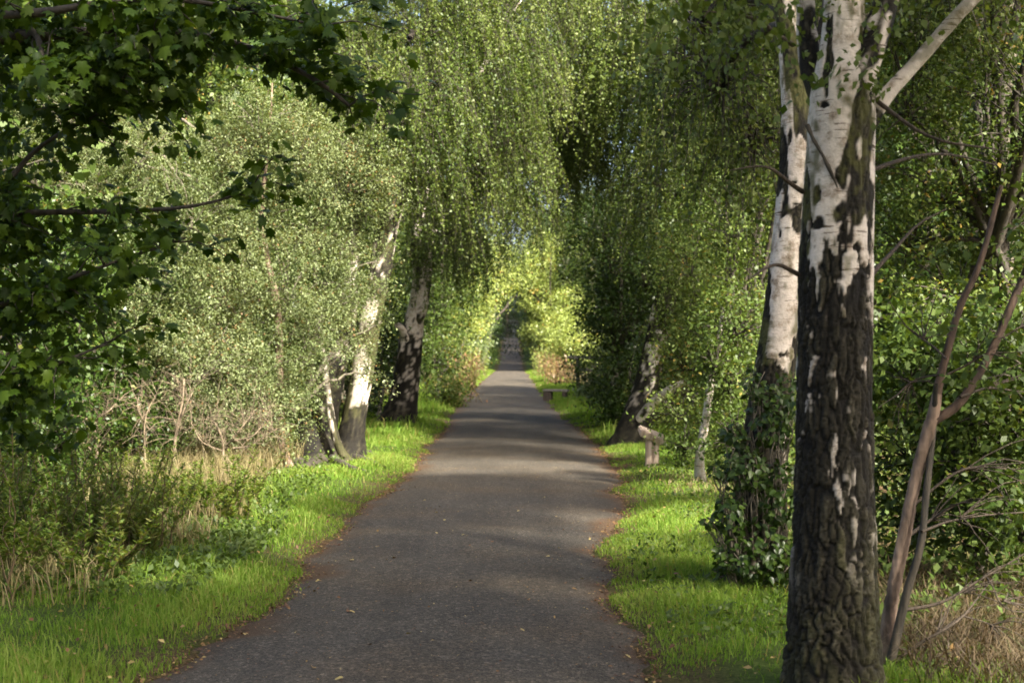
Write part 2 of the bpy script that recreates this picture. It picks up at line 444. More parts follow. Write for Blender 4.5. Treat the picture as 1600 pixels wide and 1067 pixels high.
def weep_leaves(g, c, r, n, size, per=30, length=(.45, 1.2), seed=1, aspect=.68, keep=None):
    """hanging birch strands; returns leaf arrays and the strand polylines"""
    k = max(4, n // per)
    A = blob_pts(g, c, r, k, .5); A[:, 2] += r[2] * .25
    if keep is not None:
        A = A[keep(A)]; k = len(A)
    ln = g.uniform(*length, (k, 1, 1)) * (1 + .35 * noise(A, .8, seed + 5))[:, None, None]
    sw = unit(A - c)[:, None, :] * [1, 1, 0] * .35 + g.normal(0, .16, (k, 1, 3)) * [1, 1, .2]
    t = np.linspace(0, 1, 7)[None, :, None]
    line = A[:, None, :] + sw * ln * (t ** .7) + np.array([0, 0, -1.0]) * ln * (t ** 1.25)
    ph = g.uniform(0, 6.28, (k, 1, 3)); line = line + .03 * np.sin(ph + t * 7) * t
    tl = np.sort(g.uniform(.05, 1, (k, per)), 1)
    i0 = np.clip((tl * 6).astype(int), 0, 5); fr = (tl * 6 - i0)[..., None]
    rows = np.arange(k)[:, None]
    pos = line[rows, i0] * (1 - fr) + line[rows, i0 + 1] * fr
    pos = (pos + g.normal(0, .024, pos.shape)).reshape(-1, 3)
    m = len(pos)
    d = g.normal(0, .75, (m, 3)) + [0, 0, -.75]
    nr = g.normal(0, .8, (m, 3)) + [0, 0, .55]
    L = size * g.uniform(.5, 1.35, m)
    tone = np.clip(vary(g, pos, seed, .15) + np.repeat(g.normal(0, .16, k), per), 0, .94)
    return (pos, d, nr, L, L * aspect, tone), line

SYC = None
def palmate(size):
    """five-lobed sycamore leaf lying in xy, stalk at the origin, tip to +y, as a fan"""
    pts = [(0, 0), (.10, -.06), (.36, -.02), (.30, .16), (.56, .34), (.34, .44), (.40, .72), (.17, .66), (0, 1.0), (-.17, .66), (-.40, .72), (-.34, .44), (-.56, .34), (-.30, .16), (-.36, -.02), (-.10, -.06)]
    v = np.array([(x, y, -.28 * abs(x) - .22 * y * y) for x, y in pts] + [(0, .36, .02)]) * size
    n = len(pts)
    f = np.array([(i, (i + 1) % n, n) for i in range(n)])
    return v, f

def stamp(v, f, pos, d, nrm, scale, var):
    """copies of leaf mesh (v,f) placed at pos, pointing along d, facing nrm"""
    d = unit(d); n = unit(nrm - d * (nrm * d).sum(-1, keepdims=True)); s = np.cross(d, n)
    W = pos[:, None] + scale[:, None, None] * (v[None, :, :1] * s[:, None] + v[None, :, 1:2] * d[:, None] + v[None, :, 2:3] * n[:, None])
    k = len(v)
    F = (f[None] + (np.arange(len(pos)) * k)[:, None, None]).reshape(-1, f.shape[1])
    return W.reshape(-1, 3), F, np.repeat(var, k)

# ------------------------------------------------------------------ trunks
def stem_geo(ctrl, nseg, sides, seed, wline=None, wsoft=.6, rough_amp=.02, lump=.06, kz=1.0, flare=0.0, patch=.42, flake=.45, mossy=.3, kf=15.0):
    """one stem through (point, radius) rows, furrowed below the height wline and smooth and white above it"""
    C = np.array([[*p, r] for p, r in ctrl]); S = spline(C, nseg)
    c, rad = S[:, :3], np.maximum(S[:, 3], .004)
    T = unit(np.gradient(c, axis=0))
    Nn = np.zeros_like(T); n0 = np.cross(T[0], [0, 1, .01]); Nn[0] = n0 / np.linalg.norm(n0)
    for i in range(1, nseg):
        v = Nn[i - 1] - T[i] * (Nn[i - 1] @ T[i]); Nn[i] = v / np.linalg.norm(v)
    B = np.cross(T, Nn)
    a = np.linspace(0, 2 * np.pi, sides, endpoint=False)
    dirs = np.cos(a)[None, :, None] * Nn[:, None] + np.sin(a)[None, :, None] * B[:, None]
    s = np.concatenate([[0], np.cumsum(np.linalg.norm(np.diff(c, axis=0), axis=1))])
    r0 = rad.mean()
    q = np.stack([np.cos(a)[None] * r0 + 0 * s[:, None], np.sin(a)[None] * r0 + 0 * s[:, None], s[:, None] + 0 * a[None]], -1).reshape(-1, 3) + seed * 3.7
    h = (c[:, 2] - c[0, 2])[:, None].repeat(sides, 1).ravel()
    R_ = np.repeat(rad, sides)
    rr = R_ * (1 + lump * noise(q, np.array([3, 3, 1.2]) * .35 / r0 * .3, seed))
    if flare:
        lobes = .5 + .5 * np.sin(a * 5 + seed)[None].repeat(nseg, 0).ravel()
        rr = rr + R_ * flare * np.exp(-h / (R_[0] * .9)) * (.35 + .65 * lobes)
    k = kf / max(r0 / .18, .35) ** .5
    qn = q / r0 * np.maximum(r0, .05)
    fr = np.stack([noise(q, np.array([34, 34, 13]), seed + 4), noise(q, np.array([75, 75, 30]), seed + 5)], -1)
    if wline is None: wm = np.zeros(len(q))
    else: wm = sstep(-.12, .12, (h - wline) / wsoft + 1.5 * fbm(q, np.array([9, 9, 3.0]), seed + 3) + .75 * fr[:, 0] + .45 * fr[:, 1])
    qw = q + np.array([.016, .016, .05]) * np.stack([noise(q, 18, seed + 6), noise(q, 14, seed + 7), noise(q, 9, seed + 8)], -1)
    e1, c1 = cells(qw * np.array([k * 1.9, k * 1.9, k * .27 * kz]), seed + 50)
    e2, c2 = cells(qw * np.array([k * 5.0, k * 5.0, k * .85 * kz]), seed + 70)
    relief = sstep(.01, .20, e1 + .05 * noise(q, 55, seed + 90)) * (.60 + .40 * sstep(.0, .16, e2)) * (.60 + .40 * (c1 * .5 + .5)) * (.85 + .15 * noise(q, np.array([70, 70, 25]), seed + 91))
    n2 = noise(q, 22, seed + 2)
    bp = fbm(q, np.array([7, 7, 2.6]), seed + 21) + .12 * fr[:, 0]; bp2 = noise(q, np.array([9, 9, 22]), seed + 22)
    black = np.maximum(sstep(patch, patch + .05, bp), sstep(.70, .76, bp2))
    fl = sstep(flake, flake + .12, fbm(q, np.array([8, 8, 3.6]), seed + 31) + .35 * c1 + .25 * fr[:, 0] + .2 * fr[:, 1]) * sstep(.5, 1.0, h)
    tone = np.clip(.5 + .5 * c1 * .7 + .3 * c2, 0, 1)
    white = np.clip(np.maximum(wm * (1 - black), (1 - wm) * fl * sstep(.3, .6, relief) * .62), 0, 1)
    rough = 1 - wm * (1 - black * .6)
    rr = rr + rough_amp * (R_ / max(rad[0], .05)) * rough * (relief - .75) + .0015 * n2
    mf = fbm(q, np.array([4.2, 4.2, 1.6]), seed + 41) + .22 * fr[:, 0] + .25 * noise(q, 38, seed + 43)
    moss = mossy * np.where(wm > .5, sstep(-.12, .3, mf), .5 * sstep(.05, .5, mf)) * np.maximum(relief, wm)
    V = (c[:, None] + dirs * rr.reshape(nseg, sides)[..., None]).reshape(-1, 3)
    i = np.arange(nseg - 1)[:, None]; j = np.arange(sides)[None]; j2 = (j + 1) % sides
    F = np.stack([i * sides + j, i * sides + j2, (i + 1) * sides + j2, (i + 1) * sides + j], -1).reshape(-1, 4)
    return V, F, {'white': white, 'relief': relief, 'moss': moss, 'tone': tone}

def stem(name, parent, mat, ctrl, nseg=60, sides=16, seed=1, **kw):
    V, F, A = stem_geo(ctrl, nseg, sides, seed, **kw)
    return link(name, mesh_data(name, V - base_of(parent), F, mat, A, True), parent)

def leaf_part(name, parent, mat, leafs, kind='stuff'):
    G = Geo()
    for l in leafs: G.add(*leaf_quads(*l))
    o = link(name, G.data(name, mat, base_of(parent)), parent)
    if kind: o['kind'] = kind
    return o

def twig_part(name, parent, mat, sets):
    """sets of (polylines, r0, r1, sides)"""
    G = Geo()
    for Pt, r0, r1, sd in sets:
        if len(Pt) == 0: continue
        Rd = np.broadcast_to(np.linspace(r0, r1, Pt.shape[1])[None], Pt.shape[:2])
        G.add(*tubes(Pt, Rd, sd))
    o = link(name, G.data(name, mat, base_of(parent), True), parent); o['kind'] = 'stuff'
    return o

def limb_lines(g, a, targets, K=9, sag=.18, rise=.12):
    """curved branches from point(s) a to targets"""
    a = np.broadcast_to(a, targets.shape)
    t = np.linspace(0, 1, K)[None, :, None]
    ln = np.linalg.norm(targets - a, axis=1)[:, None, None]
    Pt = a[:, None] * (1 - t) + targets[:, None] * t + np.array([0, 0, 1.0]) * ln * (rise * np.sin(np.pi * t))
    return Pt + g.normal(0, .018, Pt.shape) * ln * np.minimum(t * 2, 1)

def lit_ground(x, y):
    """how open the canopy is towards the sun above a spot of ground"""
    q = np.stack([x, y, 0 * x], -1)
    edge = .5 * noise(q, .55, 77); fine = noise(q, 1.4, 78)
    left = sstep(-1.5, -2.0, x + edge * .4) * np.maximum.reduce([sstep(12.6, 13.6, y + edge), sstep(9.6, 10.4, y + edge) * sstep(-4.7, -4.2, x), .45 * sstep(.05, .4, fine) * sstep(9.5, 10.5, y) * sstep(-9, -8, x)])
    band = 1.02 * sstep(1.45, 1.0, np.abs(y - 20.9 - .3 * edge)) * sstep(-1.6, -1.2, x)
    thin = sstep(.5, .2, np.abs(y - 32)) + sstep(.8, .3, np.abs(y - 43)) + sstep(.9, .4, np.abs(y - 57)) + sstep(.9, .4, np.abs(y - 70))
    right = sstep(.9, 1.3, x) * sstep(11.5, 13, y + edge) * sstep(42, 38, y) * sstep(-.5, .1, fine)
    far = sstep(84, 88, y) * sstep(140, 130, y)
    return np.clip(np.maximum.reduce([.97 * left, band, thin * .8 * (fine > -.4), right, far]), 0, 1)

def sun_open(leafs, zmin=1.6, seed=1):
    """drop the leaves that stand between the sun and the glades"""
    p = leafs[0]
    gx, gy = p[:, 0] - SUN[0] / SUN[2] * p[:, 2], p[:, 1] - SUN[1] / SUN[2] * p[:, 2]
    keep = (np.random.default_rng(seed).uniform(0, 1, len(p)) > lit_ground(gx, gy)) | (p[:, 2] < zmin)
    return tuple(a[keep] if isinstance(a, np.ndarray) and len(a) == len(p) else a for a in leafs)

def crown_for(root, seed, blobs, mat, size, style='clump', twig='dark_bark', tmax=60, r0=.012, glade=0, more=1.0, **kw):
    """foliage and twigs of a tree; blobs of (centre, radii, leaves, point the limb springs from or None)"""
    g = np.random.default_rng(seed); L, S = [], []
    for bi, b in enumerate(blobs):
        c, r, n = np.array(b[0]), np.array(b[1], float), int(b[2] * more)
        src = b[3] if len(b) > 3 else None
        if style == 'clump':
            lf, ctr = clump_leaves(g, c, r, n, size, seed=seed + bi, **kw)
            hub = c - [0, 0, r[2] * .5]
            if glade: ctr = np.concatenate([sun_open((ctr,), glade, seed)[0], ctr[:1]])
            pick = ctr[g.permutation(len(ctr))[:tmax]]
            S.append((limb_lines(g, hub, pick, 8), r0, .004, 4))
        else:
            lf, line = weep_leaves(g, c, r, n, size, seed=seed + bi, **kw)
            hub = c.copy()
            if glade:
                a0 = sun_open((line[:, 0], np.arange(len(line))), glade, seed)[1]; line = line[np.append(a0, 0)]
            S.append((line[g.permutation(len(line))[:tmax * 8]], .0035, .0015, 3))
            tops = line[g.permutation(len(line))[:tmax], 0]
            S.append((limb_lines(g, hub, tops, 8), r0, .004, 4))
        if glade: lf = sun_open(lf, glade, seed + bi)
        if src is not None: S.append((limb_lines(g, np.array(src), hub[None], 14), r0 * 3.5, r0 * 1.2, 8))
        L.append(lf)
    leaf_part('crown', root, M[mat], L)
    twig_part('twigs', root, M[twig], S)

def G0(px, d, py=None):
    x = (px - 800) / FOC * d
    return np.array([x, d, float(ground_z(np.array([x]), np.array([d]))[0])])

# ================================================================== TREES BY THE PATH
# 1 --- big birch on the right, close to the camera
d = 7.0
t = thing('birch_tree', 'thick old birch close by on the right, black furrowed bark below and white above', 'tree', G0(1303, d))
stem('trunk', t, M['birch_bark'], [(P(1303, 1120, d), .235), (P(1303, 1000, d), .21), (P(1304, 860, d), .19), (P(1304, 700, d), .176), (P(1304, 540, d), .168), (P(1307, 400, d), .163), (P(1313, 250, d), .152), (P(1317, 150, d), .142), (P(1319, 60, d), .10), (P(1320, -30, d), .085)],
     nseg=560, sides=150, seed=3, wline=2.12, wsoft=.55, rough_amp=.03, flare=.25, patch=.15, flake=.26, mossy=.8, kf=15)
stem('upper_stem', t, M['birch_bark'], [(P(1320, -20, d), .086), (P(1322, -120, d), .076), (P(1330, -300, d), .06), (P(1345, -560, d), .035)], nseg=60, sides=28, seed=10, wline=-.5, patch=.2, mossy=.5)
bl = [('bough', [(P(1322, 190, d - .02), .085), (P(1345, 120, d - .05), .072), (P(1372, 45, d - .05), .062), (P(1405, -60, d), .05), (P(1470, -260, d + .1), .025)], 11),
      ('bough', [(P(1350, 205, d), .045), (P(1385, 150, d), .036), (P(1440, 88, d), .032), (P(1515, 5, d), .028), (P(1620, -90, d + .1), .015)], 12),
      ('bough', [(P(1300, 190, d + .04), .07), (P(1275, 130, d + .1), .058), (P(1262, 60, d + .14), .05), (P(1255, -60, d + .2), .04), (P(1225, -260, d + .3), .02)], 13)]
for nme, c, sd in bl:
    stem(nme, t, M['birch_bark'], c, nseg=90, sides=28, seed=sd, wline=-.5, rough_amp=.010, patch=.14, mossy=.6, lump=.1)
# the dark scar where a limb has died back across the white bark
stem('dead_snag', t, M['dark_bark'], [(P(1262, 196, d - .095), .010), (P(1274, 222, d - .136), .0125), (P(1290, 250, d - .148), .011), (P(1306, 286, d - .150), .008), (P(1318, 318, d - .147), .004)], nseg=60, sides=14, seed=14, lump=.5, rough_amp=.010)
g = np.random.default_rng(101)
sets = []
for a, b, c in ((P(1365, 265, d), P(1450, 238, d + .2), P(1560, 262, d + .4)), (P(1360, 150, d), P(1460, 215, d - .2), P(1570, 240, d - .1)), (P(1255, 300, d), P(1200, 262, d - .2), P(1140, 270, d - .3)),
                (P(1250, 430, d), P(1210, 410, d - .1), P(1170, 440, d - .3)), (P(1362, 430, d + .05), P(1420, 360, d + .3), P(1480, 330, d + .4)), (P(1240, 70, d + .1), P(1180, 30, d - .3), P(1090, 20, d - .5)), (P(1262, -20, d + .1), P(1170, -60, d - .4), P(1100, 30, d - .5))):
    q = spline(np.stack([a, b, c]), 12)[None]; sets.append((wiggle(q, .012, 5), .012, .003, 6))
twig_part('twigs', t, M['twig'], sets)
lf = []
for (px, py, dd_, r, n) in ((1110, 20, 6.5, (.22, .2, .12), 260), (1200, 10, 6.6, (.2, .2, .1), 160), (1060, -40, 6.5, (.3, .3, .15), 260), (1330, 110, 6.82, (.16, .06, .04), 60), (1450, 10, 6.7, (.3, .2, .15), 130), (1180, -90, 6.6, (.5, .4, .2), 400), (1400, -190, 7, (.8, .8, .4), 1500), (1230, -300, 7, (.8, .8, .4), 1500), (1480, -420, 7, (.9, .9, .4), 1500)):
    lf.append(weep_leaves(g, P(px, py, dd_), np.array(r), n, .042, per=14, length=(.12, .42), seed=px)[0])
for i, (x, y, z, r, n) in enumerate(((1.2, 2.6, 7.0, 1.4, 6500), (-.6, 2.4, 7.2, 1.4, 6500), (-1.8, 3.6, 7.4, 1.4, 6000), (1.6, 7.0, 6.6, 1.5, 7000), (-.4, 6.4, 7.2, 1.5, 7000), (.6, 5.0, 7.6, 1.5, 6500), (2.8, 6.2, 7.4, 1.5, 6500), (1.2, 7.6, 8.4, 1.5, 6500), (-1.6, 5.6, 7.4, 1.2, 4500), (2.2, 4.6, 7.0, 1.3, 4500))):
    a = weep_leaves(g, np.array([x, y, z]), np.array([r, r, r * .5]), n, .075, per=20, length=(.3, .9), seed=40 + i)
    lf.append(sun_open(a[0], 3, i))
    sets.append((limb_lines(g, P(1330, -420, d), a[1][::12, 0], 10), .02, .004, 5))
twig_part('limbs', t, M['dark_bark'], sets[7:])
leaf_part('crown', t, M['near_leaf'], lf)

# 2 --- second birch just behind it, its foot hidden in ivy
d = 10.3
t = thing('birch_tree', 'leaning birch just behind the thick right birch, with ivy round its dark foot', 'tree', G0(1180, d))
stem('trunk', t, M['birch_bark'], [(P(1176, 925, d), .24), (P(1182, 840, d), .20), (P(1192, 720, d), .165), (P(1208, 600, d), .145), (P(1221, 500, d), .132), (P(1235, 380, d), .125), (P(1243, 300, d), .125), (P(1245, 220, d), .11), (P(1240, 120, d), .09), (P(1228, 20, d), .075), (P(1205, -150, d), .06), (P(1190, -380, d), .035)],
     nseg=520, sides=80, seed=9, wline=1.62, wsoft=.25, rough_amp=.04, flare=.2, patch=-.02, flake=.6, mossy=.8, kf=13)
stem('bough', t, M['birch_bark'], [(P(1240, 215, d), .06), (P(1262, 120, d), .055), (P(1290, 40, d), .05), (P(1305, -80, d + .2), .04), (P(1330, -300, d + .3), .02)], nseg=60, sides=20, seed=15, wline=3, patch=.2, rough_amp=.012)
crown_for(t, 102, [(P(1130, 140, 11.5), (.6, .7, .45), 3600, P(1230, 40, d)), (P(1080, 40, 11.5), (.8, .8, .5), 4500, P(1228, 20, d)), (P(1180, 230, 11.8), (.35, .5, .3), 1500), (P(1000, -120, 11.5), (1.0, 1.1, .5), 4500), (P(1250, -250, 11.5), (1.3, 1.3, .6), 5000, P(1200, -200, d)), (P(1420, -120, 11.5), (1.2, 1.1, .5), 5500, P(1305, -80, d))],
          'birch_leaf', .042, 'weep', length=(.3, .9), per=22, glade=2.5)

# 3 --- slim pink-barked sapling beside the big birch
d = 7.7
t = thing('sapling', 'slim pinkish sapling forking beside the thick right birch', 'tree', G0(1385, d))
stem('trunk', t, M['pink_bark'], [(P(1383, 1060, d), .046), (P(1393, 940, d), .039), (P(1420, 800, d), .034), (P(1445, 690, d), .031), (P(1458, 645, d), .029), (P(1464, 615, d), .024)], nseg=140, sides=28, seed=21, lump=.3, rough_amp=.010)
stem('bough', t, M['red_bark'], [(P(1455, 660, d), .026), (P(1472, 580, d), .021), (P(1500, 480, d), .02), (P(1530, 415, d), .017), (P(1565, 290, d), .012)], nseg=60, sides=14, seed=24, lump=.14, rough_amp=.004)
stem('bough', t, M['red_bark'], [(P(1452, 662, d), .027), (P(1500, 628, d), .023), (P(1545, 555, d), .020), (P(1590, 455, d), .021), (P(1640, 330, d), .014)], nseg=60, sides=14, seed=22, lump=.12, rough_amp=.004)
stem('side_stem', t, M['dark_bark'], [(P(1388, 1045, d - .05), .028), (P(1415, 930, d - .1), .022), (P(1438, 850, d - .1), .019), (P(1448, 760, d - .06), .017), (P(1458, 670, d), .016), (P(1462, 600, d - .05), .012)], nseg=60, sides=12, seed=23, lump=.1, rough_amp=.003)
g = np.random.default_rng(103)
sets = []
for pts, r in (([(1388, 1040), (1440, 1005), (1500, 960), (1550, 905)], .011), ([(1415, 952), (1480, 938), (1545, 900), (1640, 840)], .010), ([(1402, 850), (1440, 822), (1490, 790), (1530, 775)], .011), ([(1400, 1010), (1460, 1030), (1530, 1045)], .007), ([(1440, 830), (1530, 800), (1620, 800)], .008), ([(1425, 790), (1500, 735), (1580, 738), (1640, 730)], .008), ([(1500, 620), (1560, 605), (1640, 610)], .008), ([(1480, 585), (1530, 560), (1590, 560)], .007),
               ([(1500, 960), (1560, 985), (1600, 1040)], .005), ([(1540, 900), (1570, 940), (1620, 960)], .005), ([(1478, 560), (1430, 520), (1390, 470)], .006), ([(1470, 585), (1420, 600), (1370, 640)], .006), ([(1560, 530), (1600, 510), (1650, 520)], .006)):
    q = spline(np.stack([P(x, y, d + g.uniform(-.15, .15)) for x, y in pts]), 14)[None]
    sets.append((wiggle(q, .014, len(sets)), r, .0025, 6))
    e = q[0, 6:]
    tg = e[g.integers(0, len(e), 7)] + g.normal(0, .10, (7, 3)) + [.06, 0, -.02]
    sets.append((limb_lines(g, q[0, 5], tg, 6), .004, .0015, 4))
twig_part('twigs', t, M['twig'], sets)
lf = [clump_leaves(g, P(px, py, 7.7), np.array(r), n, .05, per=9, clump=.1, seed=px)[0] for px, py, r, n in ((1570, 560, (.3, .3, .2), 130), (1530, 420, (.3, .3, .25), 140), (1600, 760, (.2, .3, .25), 100), (1480, 500, (.2, .3, .2), 60), (1610, 330, (.3, .3, .3), 160))]
leaf_part('crown', t, M['mid_leaf'], lf)

# 4 --- many-stemmed birch on the left verge
d = 22.0
t = thing('birch_tree', 'old many stemmed birch on a root mound at the left verge', 'tree', G0(520, d))
stem('trunk', t, M['birch_bark'], [(P(545, 730, d), .26), (P(552, 660, d), .185), (P(568, 570, d), .165), (P(580, 490, d), .16), (P(594, 420, d), .165), (P(605, 355, d), .155), (P(632, 290, d), .10), (P(676, 205, d + .2), .075), (P(722, 155, d + .4), .06), (P(770, 80, d + .8), .04), (P(830, -30, d + 1), .02)],
     nseg=180, sides=36, seed=31, wline=.9, wsoft=.5, rough_amp=.02, flare=.35, patch=-.18, mossy=.45)
stem('stump_stem', t, M['birch_bark'], [(P(494, 730, d - .1), .36), (P(498, 660, d), .29), (P(516, 590, d), .22), (P(536, 520, d), .17), (P(548, 440, d), .12), (P(556, 330, d), .08), (P(570, 200, d), .05), (P(590, 60, d), .02)],
     nseg=150, sides=36, seed=32, wline=1.6, wsoft=.5, rough_amp=.03, flare=.3, patch=.06, flake=.6, mossy=.5)
stem('slim_stem', t, M['birch_bark'], [(P(548, 728, d - .5), .10), (P(530, 698, d - .5), .062), (P(519, 660, d - .5), .055), (P(512, 608, d - .5), .048), (P(503, 540, d - .5), .04), (P(492, 440, d - .5), .03), (P(498, 300, d - .5), .015)], nseg=90, sides=18, seed=33, wline=-.2, rough_amp=.004, patch=.05, mossy=.35, lump=.1)
for i, (pts, r) in enumerate((([(540, 722), (575, 728), (600, 735)], .09), ([(520, 728), (545, 738), (575, 742)], .08), ([(500, 728), (480, 738), (455, 738)], .10), ([(470, 730), (440, 742), (420, 745)], .07), ([(560, 716), (580, 716), (596, 722)], .07))):
    c = [np.array([*P(x, y, 1)[:2] * 0, 0]) for x, y in pts]
    rows = []
    for k, (x, y) in enumerate(pts):
        dd_ = min(FOC * EYE / (y - HOR), 23.0); q = P(x, y, dd_); q[2] = .09 - .03 * k
        rows.append((q, r * (1 - .25 * k)))
    stem('root', t, M['dark_bark'], rows, nseg=26, sides=12, seed=40 + i, lump=.2, rough_amp=.015)
def mound(name, parent, mat, c, rx, ry, h, seed):
    th = np.linspace(0, 2 * np.pi, 40, endpoint=False); rr = np.linspace(0.02, 1, 14)
    X = c[0] + rx * rr[:, None] * np.cos(th)[None]; Y = c[1] + ry * rr[:, None] * np.sin(th)[None]
    q = np.stack([X.ravel(), Y.ravel(), 0 * X.ravel()], -1)
    Z = h * (1 - np.repeat(rr, 40) ** 2.5) + .05 * noise(q, 5, seed) + .03 * noise(q, 13, seed + 1) - .05
    V = np.stack([X.ravel(), Y.ravel(), Z], -1)
    i = np.arange(13)[:, None]; j = np.arange(40)[None]; j2 = (j + 1) % 40
    F = np.stack([i * 40 + j, (i + 1) * 40 + j, (i + 1) * 40 + j2, i * 40 + j2], -1).reshape(-1, 4)
    link(name, mesh_data(name, V - base_of(parent), F, mat, None, True), parent)
mound('root_mound', t, M['dark_bark'], (-2.62, 21.5), .78, .75, .13, 47)
crown_for(t, 104, [(P(585, 150, 22), (1.0, 1.2, .9), 15000, P(560, 60, 22)), (P(660, 60, 22.5), (1.2, 1.2, .9), 17000, P(640, 60, 21.5)), (P(760, 90, 23), (1.1, 1.1, .9), 16000, P(722, 155, 22.4)), (P(690, 250, 23.4), (.9, .8, .8), 11000, P(676, 205, 22.2)),
                   (P(780, 240, 24), (.8, .8, .7), 9000), (P(600, -120, 22), (1.9, 1.9, .8), 16000, P(575, -80, 22)), (P(800, -60, 23.5), (1.4, 1.4, .8), 12000, P(790, 40, 22.8)), (P(640, 170, 21.2), (.7, .5, .7), 8000), (P(690, 130, 21.6), (.5, .4, .5), 4000), (P(600, 210, 21), (.5, .4, .5), 4000)],
          'birch_leaf', .042, 'weep', length=(.4, 1.3), tmax=40, per=42, more=1.35)

# 5 --- forked birch farther along the left verge
d = 33.0
t = thing('birch_tree', 'dark forked birch with a flared foot, second along the left verge', 'tree', G0(622, d))
stem('trunk', t, M['birch_bark'], [(P(620, 680, d), .46), (P(628, 640, d), .33), (P(636, 585, d), .28), (P(643, 525, d), .25), (P(652, 470, d), .17), (P(655, 425, d), .15), (P(650, 385, d), .13), (P(660, 310, d), .11), (P(690, 200, d), .08), (P(730, 60, d + .5), .05)],
     nseg=160, sides=36, seed=51, wline=2.1, wsoft=.9, rough_amp=.04, flare=.55, patch=.0, flake=.16, mossy=.2)
stem('bough', t, M['birch_bark'], [(P(645, 520, d - .05), .13), (P(660, 480, d - .1), .12), (P(668, 430, d), .10), (P(676, 370, d), .08), (P(720, 300, d + .5), .05)], nseg=50, sides=16, seed=52, wline=0, patch=.1, rough_amp=.02)
stem('broken_bough', t, M['birch_bark'], [(P(640, 540, d - .1), .10), (P(628, 514, d - .3), .08), (P(618, 508, d - .4), .06)], nseg=24, sides=14, seed=53, wline=0, patch=.1)
stem('dead_snag', t, M['dark_bark'], [(P(652, 282, d - 8), .05), (P(690, 285, d - 8), .05), (P(732, 284, d - 8), .035)], nseg=24, sides=10, seed=54)
crown_for(t, 105, [(P(740, 330, 33), (1.2, 1.2, 1.0), 13000, P(690, 300, 33)), (P(820, 260, 34), (1.1, 1.1, .8), 10000, P(730, 280, 33.5)), (P(700, 370, 32), (.7, .8, .5), 5000), (P(830, 320, 36), (.8, 1.0, .6), 5000), (P(850, 200, 35), (1.2, 1.2, 1.0), 11000), (P(800, 180, 34), (1.5, 1.4, 1.1), 15000, P(720, 120, 33)), (P(660, 120, 33), (1.6, 1.6, 1.0), 12000, P(690, 180, 33)), (P(740, -60, 34), (2.2, 2.2, 1.1), 14000, P(740, 40, 33.5)), (P(650, 60, 35), (1.4, 1.4, 1.2), 9000)],
          'birch_leaf', .052, 'weep', length=(.5, 1.5), tmax=30, per=40, more=1.35)

# 6 --- leaning birch on the right verge
d = 26.0
t = thing('birch_tree', 'birch leaning right over a broken branch behind the short wooden post', 'tree', G0(985, d))
stem('trunk', t, M['birch_bark'], [(P(978, 705, d), .30), (P(992, 660, d), .25), (P(1010, 600, d), .21), (P(1024, 540, d), .195), (P(1036, 480, d), .18), (P(1052, 425, d), .15), (P(1072, 340, d), .12), (P(1080, 220, d), .09), (P(1050, 60, d), .06), (P(1040, -150, d), .03)],
     nseg=160, sides=36, seed=61, wline=1.35, wsoft=.7, rough_amp=.03, flare=.35, patch=.0, flake=.2, mossy=.2)
stem('broken_branch', t, M['birch_bark'], [(P(1002, 655, d - .2), .11), (P(1024, 626, d - .5), .085), (P(1048, 608, d - .8), .07), (P(1070, 597, d - 1.0), .05)], nseg=40, sides=18, seed=62, wline=-1, patch=.45, rough_amp=.006)
stem('broken_branch', t, M['dark_bark'], [(P(1004, 665, d - .2), .12), (P(1030, 640, d - .4), .11), (P(1062, 615, d - .6), .08), (P(1084, 605, d - .7), .05)], nseg=40, sides=14, seed=63, rough_amp=.03)
crown_for(t, 106, [(P(1030, 130, 26), (1.4, 1.4, 1.1), 17000, P(1070, 180, 26)), (P(920, 110, 27), (1.3, 1.2, 1.1), 16000, P(1050, 100, 26)), (P(1130, 200, 24.5), (1.2, 1.2, 1.1), 15000, P(1078, 240, 26)), (P(930, 230, 28), (.9, .9, .6), 8000), (P(1040, 300, 25), (.9, 1.0, .8), 9000, P(1072, 330, 26)), (P(1140, 360, 24), (.9, .9, .8), 9000), (P(1090, 470, 25), (.6, .8, .6), 4500),
                   (P(950, -60, 26.5), (2.0, 1.9, .9), 15000, P(1045, -40, 26)), (P(1150, 20, 25), (1.4, 1.4, .9), 13000, P(1055, 80, 26)), (P(1180, 500, 20), (.5, .6, .6), 3500), (P(860, 150, 29), (1.2, 1.2, 1.1), 13000, P(1050, 110, 26)), (P(850, 20, 28), (1.3, 1.2, 1.0), 13000, P(1045, 40, 26)), (P(880, 240, 30), (.7, .8, .4), 5000), (P(900, 60, 32), (1.6, 1.6, 1.2), 13000), (P(980, 20, 26), (1.1, 1.1, .9), 10000), (P(945, 190, 29), (1.0, 1.0, .9), 8000), (P(930, 90, 31), (1.4, 1.3, 1.1), 10000)],
          'birch_leaf', .045, 'weep', length=(.4, 1.4), tmax=30, per=42, more=1.35)

